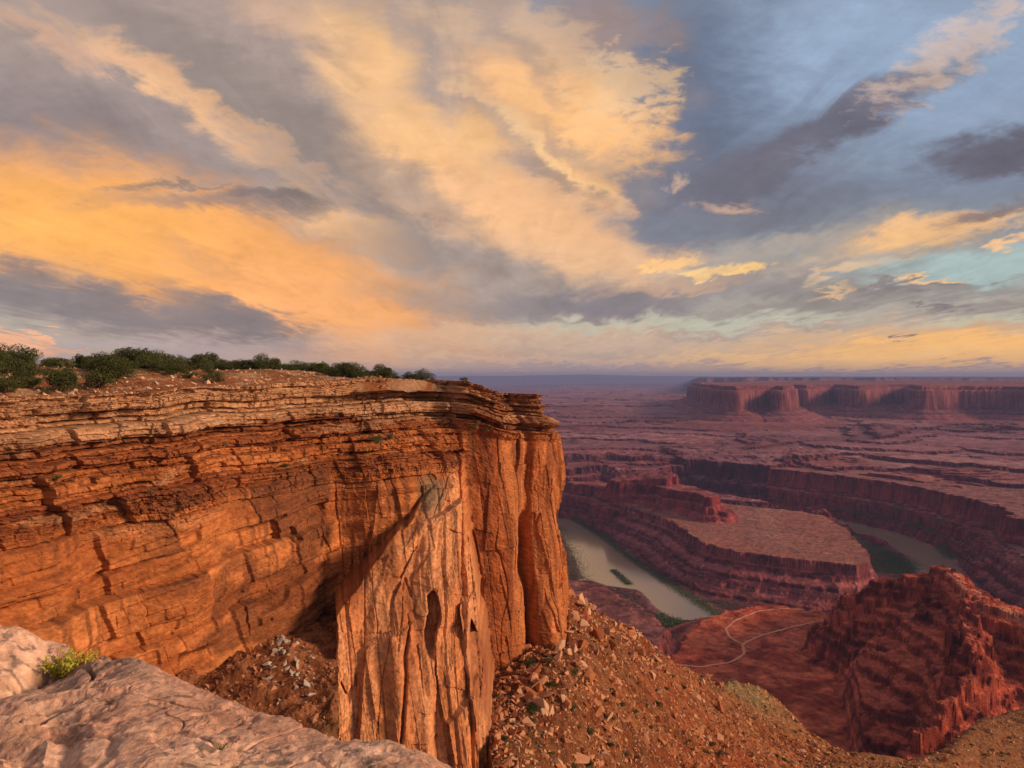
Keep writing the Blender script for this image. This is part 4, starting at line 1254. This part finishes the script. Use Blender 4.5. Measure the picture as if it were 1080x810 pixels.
fcol = fcol * (1 + .2 * fbm2(fxx * 25, fy * 25, 2, 2))[..., None]
fz = np.where(fy > sy + 1.2, np.minimum(fz, szz - 8), fz)
grid_mesh('slickrock_ledge', np.stack([fxx, fy, fz], -1), fcol, M_SLAB, smooth=False, flip=True)
# the rest of the viewpoint ledge, behind and beside the camera
bx, by_ = np.meshgrid(np.linspace(-12, 1.5, 120), np.linspace(-12, 0.95, 120))
bz = -1.72 + 0.06 * bx * 1.0 - 0.02 + 0.07 * fbm2(bx * .8, by_ * .8, 4, 2)
grid_mesh('viewpoint_ground', np.stack([bx, by_, bz], -1), np.full(bx.shape + (3,), (0.5, 0.33, 0.25)), M_SLAB, flip=True)

# ================================================================== plants and loose rocks
M_BARK = plain_material('juniper_bark', (0.17, 0.11, 0.075), 0.9, (0.08, 0.05, 0.035), 6.0)
M_DEAD = plain_material('bleached_wood', (0.34, 0.27, 0.22), 0.9, (0.2, 0.15, 0.12), 8.0)
LEAF = {}


def leaf_mat(name, c, c2):
    m = plain_material(name, c, 0.75, c2, 2.2, 0.0, 0.1)
    b = m.node_tree.nodes['Principled BSDF']
    b.inputs['Subsurface Weight'].default_value = 0.0
    return m


M_JUN = leaf_mat('juniper_foliage', (0.085, 0.095, 0.030), (0.030, 0.042, 0.014))
M_SAGE = leaf_mat('sage_foliage', (0.15, 0.15, 0.065), (0.07, 0.075, 0.03))
M_GREY = leaf_mat('dry_brush', (0.24, 0.17, 0.11), (0.12, 0.085, 0.055))
M_BRIGHT = leaf_mat('yellow_green_leaves', (0.46, 0.42, 0.06), (0.24, 0.25, 0.04))
M_RIP = leaf_mat('tamarisk_foliage', (0.10, 0.15, 0.045), (0.045, 0.075, 0.025))


def leaf_cloud(rs, n, size, pts):
    """n small two-triangle leaf sprays scattered at pts; returns V, F(tri)"""
    c = pts + rs.normal(0, size * 0.3, pts.shape)
    a = rs.normal(0, 1, (n, 3)); a /= np.linalg.norm(a, axis=1)[:, None]
    b = rs.normal(0, 1, (n, 3)); b -= (b * a).sum(1)[:, None] * a; b /= np.linalg.norm(b, axis=1)[:, None]
    s = size * (0.6 + 0.8 * rs.rand(n))[:, None]
    p0 = c - a * s; p1 = c + b * s * .45; p2 = c + a * s; p3 = c - b * s * .45
    V = np.stack([p0, p1, p2, p3], 1).reshape(-1, 3)
    i = np.arange(n)[:, None] * 4
    Fc = np.concatenate([i + np.array([[0, 1, 2]]), i + np.array([[0, 2, 3]])], 0)
    return V, Fc


def crown_points(rs, n, w, h, lobes, z0):
    L = []
    for k in range(lobes):
        a = rs.rand() * 6.283; r = w * 0.42 * rs.rand() ** .5
        L.append((r * math.cos(a), r * math.sin(a), z0 + h * (0.12 + 0.70 * rs.rand() * (1 - r / w)), w * (0.17 + 0.17 * rs.rand()), h * (0.17 + 0.13 * rs.rand())))
    L = np.array(L)
    k = rs.randint(0, lobes, n)
    d = rs.normal(0, 1, (n, 3)); d /= np.linalg.norm(d, axis=1)[:, None]
    rad = (0.45 + 0.6 * rs.rand(n) ** 0.5)[:, None]
    p = L[k][:, :3] + d * rad * L[k][:, [3, 3, 4]]
    p[:, 2] = np.maximum(p[:, 2], z0 * 0.4 + 0.05)
    return p, L


def tube_mesh(paths, nseg=6):
    """paths: list of (points, radii)"""
    V = []; Fc = []
    for pts, rad in paths:
        pts = np.array(pts, float); b = len(V)
        for i, (p, r) in enumerate(zip(pts, rad)):
            t = pts[min(i + 1, len(pts) - 1)] - pts[max(i - 1, 0)]; t /= np.linalg.norm(t) + 1e-9
            u = np.cross(t, (0.3, 0.9, 0.1)); u /= np.linalg.norm(u) + 1e-9; v = np.cross(t, u)
            for k in range(nseg):
                a = 6.2832 * k / nseg
                V.append(p + (u * math.cos(a) + v * math.sin(a)) * r)
        for i in range(len(pts) - 1):
            for k in range(nseg):
                a0 = b + i * nseg + k; a1 = b + i * nseg + (k + 1) % nseg
                Fc.append((a0, a1, a1 + nseg, a0 + nseg))
    return np.array(V), np.array(Fc)


def make_mesh_only(name, V, Fc, mat):
    o = raw_mesh(name, V, Fc, None, mat, False)
    return o


def proto_tree(seed, w, h, leafmat, n, leaf, name, twigs=5, dead=False):
    rs = np.random.RandomState(seed)
    root = bpy.data.objects.new(name, None); COL.objects.link(root)
    root.empty_display_size = 0.3
    p, L = crown_points(rs, n, w, h, rs.randint(9, 16), h * 0.06)
    V, Fc = leaf_cloud(rs, n, leaf, p)
    cr = make_mesh_only('crown', V, Fc, leafmat); cr.parent = root
    paths = []
    base = np.array([0, 0, -0.4])
    for k in range(twigs):
        tgt = L[k % len(L)][:3]
        mid = base * .4 + tgt * .5 + rs.normal(0, w * .05, 3)
        paths.append(([base + rs.normal(0, .05, 3) * (1, 1, 0), base * .7 + tgt * .15 + rs.normal(0, w * .03, 3), mid, tgt], [0.045 * h, 0.036 * h, 0.02 * h, 0.006 * h]))
    V, Fc = tube_mesh(paths)
    tr = make_mesh_only('trunk', V, Fc, M_BARK); tr.parent = root
    return root


used = set()


def put(proto, loc, rz, sc, label, cat, group):
    if proto.name not in used:
        used.add(proto.name); r = proto
    else:
        r = proto.copy(); COL.objects.link(r)
        for ch in proto.children:
            c = ch.copy(); COL.objects.link(c); c.parent = r
    r.location = loc; r.rotation_euler = (0, 0, rz); r.scale = sc
    tag(r, label, cat, group)
    return r


trees = [proto_tree(40 + k, 3.6 + 1.2 * (k % 3), 2.6 + 0.35 * (k % 4), M_JUN, 2600, 0.13, 'juniper_tree') for k in range(6)]
shrubs = [proto_tree(60 + k, 1.7, 1.0, [M_SAGE, M_JUN, M_SAGE, M_GREY][k], 900, 0.085, 'desert_shrub', 4) for k in range(4)]

# ---- on the mesa top.  A point of the top sheet is picked by its row (distance inland) and column
rsl = np.random.RandomState(12)
tops = []
nrow, ncol = Zm.shape


def top_pt(px, ig):
    j = int(np.clip(np.searchsorted(inn, ig), 1, nrow - 1))
    row = pxm[j]
    i = int(np.argmin(np.abs(row - px)))
    return i, j


def zone_word(px):
    return ['above the left cliff end', 'above the middle cliff wall', 'towards the cliff point'][0 if px < 150 else 1 if px < 330 else 2]


cnt = 0
band = []
for k in range(430):
    px = -30 + 525 * rsl.rand() ** 0.95
    ig = 14 + 76 * rsl.rand() ** 0.55
    if px > 460 and rsl.rand() < .4:
        continue
    clump = vn2(px * 0.045, ig * 0.05, 3)
    if clump < -0.30 + 0.012 * (48 - ig):
        continue
    band.append((px, ig))
for (px, ig) in band:
    i, j = top_pt(px, ig)
    x, y, z = Xm[j, i], Ym[j, i], Zm[j, i]
    s = 0.5 + 1.0 * rsl.rand() ** 1.6
    if ig < 30: s *= 0.7
    s *= np.interp(px, [0, 300, 420, 470], [1.0, .95, .8, .55])
    if rsl.rand() < 0.78:
        far_ = 'at the back of the mesa top' if ig > 50 else 'in the middle of the mesa top' if ig > 28 else 'close behind the rim rock'
        put(trees[rsl.randint(6)], (x, y, z - 0.05), rsl.rand() * 6.28, (s * (.8 + .4 * rsl.rand()), s, s * (0.75 + .75 * rsl.rand())),
            'dark juniper %s, %s' % (far_, zone_word(px)), 'tree', 'junipers %s, %s' % (far_, zone_word(px)))
    else:
        far_ = 'at the back of the mesa top' if ig > 45 else 'near the rim rock'
        put(shrubs[rsl.randint(4)], (x, y, z - 0.03), rsl.rand() * 6.28, (s * 1.3,) * 3,
            'low grey shrub %s, %s' % (far_, zone_word(px)), 'shrub', 'low shrubs %s, %s' % (far_, zone_word(px)))
# a few that stand out near the rim
for (px, ig, s, lab) in [(105, 22, 1.5, 'broad dark juniper behind the rim rock, in front of the left tree line'), (62, 18, 1.35, 'bushy juniper close to the rim near the left edge'),
                         (8, 16, 1.1, 'low pale green bush near the rim at the left edge of the view'), (20, 40, 1.5, 'tall dark juniper clump at the left edge of the view'),
                         (133, 66, 1.7, 'tallest juniper on the skyline above the left cliff'), (176, 62, 1.45, 'round juniper on the skyline right of the tallest one'),
                         (255, 64, 1.4, 'wide juniper on the skyline above the cliff middle'), (225, 20, 0.9, 'small green bush on the rim above the pale cap rock')]:
    i, j = top_pt(px, ig)
    put(trees[rsl.randint(6)], (Xm[j, i], Ym[j, i], Zm[j, i] - .05), rsl.rand() * 6.28, (s, s, s), lab, 'tree', None)
# shrubs rooted on the ledges of the wall
kd = 0
for (px, py, s) in [(398, 466, 1.3), (411, 463, 1.1), (386, 478, .8), (352, 420, .9), (302, 492, .7), (236, 470, .7), (498, 452, 1.0), (505, 447, .8), (512, 455, .8), (470, 405, .8), (490, 402, .9), (455, 402, .7), (60, 505, .6), (160, 520, .6), (368, 486, .7)]:
    ppx = CLIFF_P[..., 0] / CLIFF_P[..., 1] * F + CX; ppy = HZ - CLIFF_P[..., 2] / CLIFF_P[..., 1] * F
    q = np.argmin((ppx - px) ** 2 + (ppy - py) ** 2 + (CLIFF_P[..., 1] > 205) * 1e6)
    v = CLIFF_P.reshape(-1, 3)[q]
    v = v - np.array([0, 0.25, 0]) * 1.0
    lab = ['grey green shrub growing on a ledge of the broken cliff wall', 'dry brown brush on a ledge of the cliff wall'][kd % 2]
    put(shrubs[[0, 3][kd % 2]], tuple(v), kd * 1.3, (s * 1.2,) * 3, lab, 'shrub', ['green shrubs on the cliff ledges', 'dry brush on the cliff ledges'][kd % 2])
    kd += 1

# ---- boulders of the talus
M_STONE = rock_material('fallen_sandstone', 0.9, 4.0, 0.08, vary=0.4)


def stone_mesh(seed, flatness):
    rs = np.random.RandomState(seed)
    bm = bmesh.new()
    P_ = rs.uniform(-1, 1, (11, 3)) * np.array([1, 0.62 + .2 * rs.rand(), flatness])
    for p in P_:
        bm.verts.new(p * 0.5)
    r = bmesh.ops.convex_hull(bm, input=bm.verts)
    bmesh.ops.delete(bm, geom=[v for v in bm.verts if not v.link_faces], context='VERTS')
    bmesh.ops.bevel(bm, geom=bm.edges[:], offset=0.02, segments=1, affect='EDGES')
    bmesh.ops.triangulate(bm, faces=bm.faces[:])
    me = bpy.data.meshes.new('boulder'); bm.to_mesh(me); bm.free()
    n = len(me.vertices)
    at = me.color_attributes.new('tone', 'FLOAT_COLOR', 'POINT')
    c = [(0.40, 0.165, 0.075), (0.44, 0.22, 0.13), (0.33, 0.11, 0.05), (0.52, 0.31, 0.20)][seed % 4]
    at.data.foreach_set('color', np.tile(np.array([*c, 1.0], np.float32), n))
    me.materials.append(M_STONE)
    return me


stones = [stone_mesh(k, [0.35, 0.6, 0.9, 0.5][k % 4 - 1]) for k in range(14)]
rst = np.random.RandomState(77)
cand = []
while len(cand) < 2400:
    px = 520 + 560 * rst.rand(); 
    y0 = np.interp(px, cpx, fY); y1 = np.interp(px, cpx, cY)
    y = y0 - 4 + (y1 - y0 + 6) * rst.rand()
    if rst.rand() > np.interp(px, [520, 700, 800, 860, 1080], [1, 1, .6, .22, .15]):
        continue
    size = 0.55 + 0.8 * rst.exponential(1.0)
    if fbm2(np.array([px * .03]), np.array([y * .03]), 2, 4)[0] < -0.05 and rst.rand() < .7:
        continue
    size = min(size, 5.0) * (1.15 if px < 640 else 1.0)
    cand.append((size, px, y))
cand.sort(reverse=True)
side = lambda px: 'below the foot of the prow' if px < 640 else 'in the middle of the rocky slope' if px < 760 else 'far down the slope at the right'
for n_, (size, px, y) in enumerate(cand[:300]):
    x = float(px2x(px, y))
    o = bpy.data.objects.new('boulder', stones[n_ % 14]); COL.objects.link(o)
    o.location = (x, y, talus_z(x, y) + size * 0.10)
    o.rotation_euler = (0.45 * rst.randn() + 0.15, 0.45 + 0.4 * rst.randn(), rst.rand() * 6.28)
    o.scale = (size, size, size)
    big = 'large' if n_ < 60 else 'mid sized' if n_ < 170 else 'small'
    tone = ['orange', 'pale pink', 'deep red', 'cream'][(n_ % 14) % 4]
    tag(o, '%s %s sandstone boulder lying %s' % (big, tone, side(px)), 'boulder', '%s %s boulders lying %s' % (big, tone, side(px)))
# everything smaller: rubble that nobody would count
Vs = []; Fs = []; Cs = []; nb_ = 0
protoV = []
for me in stones:
    v = np.zeros(len(me.vertices) * 3, np.float32); me.vertices.foreach_get('co', v)
    f = np.zeros(len(me.loops), np.int32); me.loops.foreach_get('vertex_index', f)
    protoV.append((v.reshape(-1, 3), f.reshape(-1, 3)))


def scatter_stones(lst, name, label):
    Vs = []; Fs = []; Cs = []; nb = 0
    for (x, y, z, s, c) in lst:
        v, f = protoV[rst.randint(14)]
        a = rst.rand() * 6.28; b = 0.4 + .5 * rst.randn()
        ca__, sa, cb__, sb = math.cos(a), math.sin(a), math.cos(b), math.sin(b)
        M = np.array([[ca__, -sa, 0], [sa, ca__, 0], [0, 0, 1]]) @ np.array([[cb__, 0, sb], [0, 1, 0], [-sb, 0, cb__]])
        Vs.append(v @ M.T * s + np.array([x, y, z])); Fs.append(f + nb); nb += len(v)
        Cs.append(np.tile(np.array(c, np.float32), (len(v), 1)))
    o = raw_mesh(name, np.vstack(Vs), np.vstack(Fs), np.vstack(Cs), M_STONE, False, 'stuff')
    tag(o, label, 'rubble')
    return o


L_ = []
for (size, px, y) in cand[300:]:
    x = float(px2x(px, y)); L_.append((x, y, talus_z(x, y) + .05, size, (0.52, .25, .13)))
for k in range(17000):
    px = 515 + 585 * rst.rand()
    y0 = np.interp(px, cpx, fY); y1 = np.interp(px, cpx, cY)
    y = y0 - 4 + (y1 - y0 + 5) * rst.rand()
    if rst.rand() > np.interp(px, [520, 700, 800, 870, 1080], [1, 1, .8, .35, .25]):
        continue
    x = float(px2x(px, y)); c = [(0.38, .16, .07), (.44, .24, .14), (.30, .10, .045), (.50, .34, .24)][rst.randint(4)]
    L_.append((x, y, talus_z(x, y) + .03, 0.28 + 1.0 * rst.rand() ** 3, c))
scatter_stones(L_, 'talus_rubble', 'loose sandstone rubble strewn over the rocky slope')
# rubble on the alcove shelf
L_ = []
for k in range(2600):
    px = 165 + 188 * rst.rand(); y = 104 + 50 * rst.rand()
    if rst.rand() > 0.35 + 0.65 * sst(-.3, .4, np.array(fbm2(np.array([px * .05]), np.array([y * .1]), 2, 6)))[0]:
        continue
    i = int(np.clip((px - 100) / 256 * 699, 0, 699)); j = int(np.clip((y - 62) / 108 * 519, 0, 519))
    grey_ = math.hypot(px - 305, (y - 133) * 2) < 26
    c = (0.42, 0.36, 0.31) if grey_ and rst.rand() < .7 else [(0.30, .12, .06), (.42, .20, .11), (.20, .08, .04)][rst.randint(3)]
    L_.append((sx[j, i], ay[j, i], sz[j, i] + .05, (0.35 + 1.2 * rst.rand() ** 3) * (1.5 if grey_ else 1), c))
scatter_stones(L_, 'alcove_rubble', 'dark broken rock heaped on the shelf under the cliff')

L_ = []
for k in range(1500):
    px = -60 + 560 * rst.rand(); ig = 8 + 75 * rst.rand() ** 1.3
    j = int(np.clip(np.searchsorted(inn, ig), 1, nrow - 1)); i = int(np.argmin(np.abs(pxm[j, ::4] - px))) * 4
    c = [(.56, .36, .23), (.48, .26, .15), (.62, .44, .31)][rst.randint(3)]
    L_.append((Xm[j, i], Ym[j, i], Zm[j, i] + .05, 0.3 + 1.5 * rst.rand() ** 4, c))
scatter_stones(L_, 'rim_rubble', 'pale broken stones strewn between the bushes on the mesa top')

# ---- shrubs of the slope
for k in range(210):
    px = 520 + 560 * rst.rand() ** 0.9
    y0 = np.interp(px, cpx, fY); y1 = np.interp(px, cpx, cY)
    y = y0 + (y1 - y0) * rst.rand()
    if px > 690 and rst.rand() < .25: continue
    x = float(px2x(px, y)); s = (0.45 + 0.9 * rst.rand() ** 2) * (1.3 if px < 660 else 1)
    kind = [1, 0, 2, 2][rst.randint(4)]
    lab = ('dark green' if kind == 1 else 'grey green') + ' low shrub between the stones ' + side(px)
    put(shrubs[kind], (x, y, talus_z(x, y) - .02), rst.rand() * 6.28, (s, s, s), lab, 'shrub', lab.replace('shrub', 'shrubs'))

# ---- green thickets along the river: one mass nobody could count
def thicket(name, spots, label, n):
    rs = np.random.RandomState(5)
    pts = []; big = []
    P_ = np.array(spots)
    k = rs.randint(0, len(P_), n)
    c = P_[k]
    xy = c[:, :2] + rs.normal(0, 1, (n, 2)) * c[:, 2:3]
    z = canyon_z(xy[:, 0], xy[:, 1])
    hgt = 2 + 4.5 * rs.rand(n) * (0.5 + 0.5 * rs.rand(n))
    p = np.c_[xy, np.maximum(z, RIV) + hgt * (0.3 + .7 * rs.rand(n))]
    V, Fc = leaf_cloud(rs, n, 1.5, p)
    o = raw_mesh(name, V, Fc, None, M_RIP, False, 'stuff'); tag(o, label, 'thicket')


def along(pts, step, w, off=0):
    out = []
    for a, b in zip(pts[:-1], pts[1:]):
        a = np.array(un(*a, RIV)); b = np.array(un(*b, RIV))
        for t in np.arange(0, 1, step / np.linalg.norm(b - a)):
            q = a + (b - a) * t
            out.append((q[0], q[1], w))
    return out


sp_a = along([(606, 548), (640, 569), (668, 591), (705, 615), (742, 639), (772, 658)], 12, 11)
sp_b = along([(586, 556), (598, 582), (607, 606), (612, 612)], 12, 22)
sp_c = [(*un(px, py, RIV), 9) for px in range(694, 742, 5) for py in range(650, 686, 5) if (py > 646 + (px - 690) * .35)]
sp_d = [(*un(648 + k * 3, 603 + k * 2.6, RIV), 6) for k in range(6)]
sp_e = [(*un(px, py, RIV), 16) for px in range(908, 968, 5) for py in range(572, 607, 4) if (py - 570) > (px - 908) * 0.42 and py < 608]
sp_f = along([(885, 547), (950, 560), (990, 573), (1006, 590)], 14, 14)
for nm, spt, lb, n in (('riverside_thicket', sp_a, 'thin green thicket along the far bank of the near river reach', 14000),
                       ('riverside_thicket', sp_b, 'green thicket on the river bank beside the cliff edge', 6000),
                       ('riverside_thicket', sp_c, 'dense green grove on the near bank beside the red plain', 14000),
                       ('riverside_thicket', sp_d, 'small green willow island in the brown river', 2200),
                       ('riverside_thicket', sp_e, 'wide green grove between the right river reach and the tan mesa', 18000),
                       ('riverside_thicket', sp_f, 'green strip along the far bank of the right river reach', 11000)):
    thicket(nm, spt, lb, n)

# ---- the yellow green shrub on the ledge in front
rs = np.random.RandomState(9)
bx0, by0 = float(px2x(72, 5.45)), 5.45
root = bpy.data.objects.new('rabbitbrush', None); COL.objects.link(root)
ii = np.argmin((fxx - bx0) ** 2 + (fy - by0) ** 2)
root.location = (bx0, by0, fz.ravel()[ii] - 0.02)
tag(root, 'small yellow green shrub growing from a crack in the pale rock ledge', 'shrub')
paths = []; tips = []
for k in range(70):
    a = rs.rand() * 6.28; l = 0.07 + 0.13 * rs.rand(); sp_ = 0.25 + 0.9 * rs.rand()
    b0 = np.array([rs.normal(0, .05), rs.normal(0, .03), 0])
    d = np.array([math.cos(a) * sp_ * 1.25, math.sin(a) * sp_, 0.9]); d /= np.linalg.norm(d)
    pts = [b0, b0 + d * l * .5, b0 + d * l + np.array([0, 0, l * .12])]
    paths.append((pts, [.003, .002, .001])); tips.append((b0, d, l))
V, Fc = tube_mesh(paths, 4)
st_o = raw_mesh('stem', V, Fc, None, M_DEAD, False); st_o.parent = root; st_o['kind'] = 'stuff'
pp_ = []
for b0, d, l in tips:
    for t in np.linspace(.3, 1.08, 34):
        pp_.append(b0 + d * l * t + rs.normal(0, .008, 3) + np.array([0, 0, l * .1 * t]))
pp_ = np.array(pp_)
V, Fc = leaf_cloud(rs, len(pp_), 0.013, pp_)
lf = raw_mesh('foliage', V, Fc, None, M_BRIGHT, False); lf.parent = root
# a dry tuft in the crack lower down
root2 = bpy.data.objects.new('grass_tuft', None); COL.objects.link(root2)
bx1, by1 = float(px2x(232, 3.9)), 3.9
ii = np.argmin((fxx - bx1) ** 2 + (fy - by1) ** 2)
root2.location = (bx1, by1, fz.ravel()[ii] - 0.01)
tag(root2, 'tiny dry grass tuft in a crack of the pale rock ledge', 'grass tuft')
paths = []
for k in range(40):
    a = rs.rand() * 6.28; l = 0.03 + 0.05 * rs.rand()
    d = np.array([math.cos(a) * .6, math.sin(a) * .6, 0.8])
    paths.append(([np.zeros(3), d * l * .6, d * l + np.array([0, 0, -.005])], [.0012, .001, .0004]))
V, Fc = tube_mesh(paths, 3)
bl = raw_mesh('blades', V, Fc, None, M_SAGE, False); bl.parent = root2
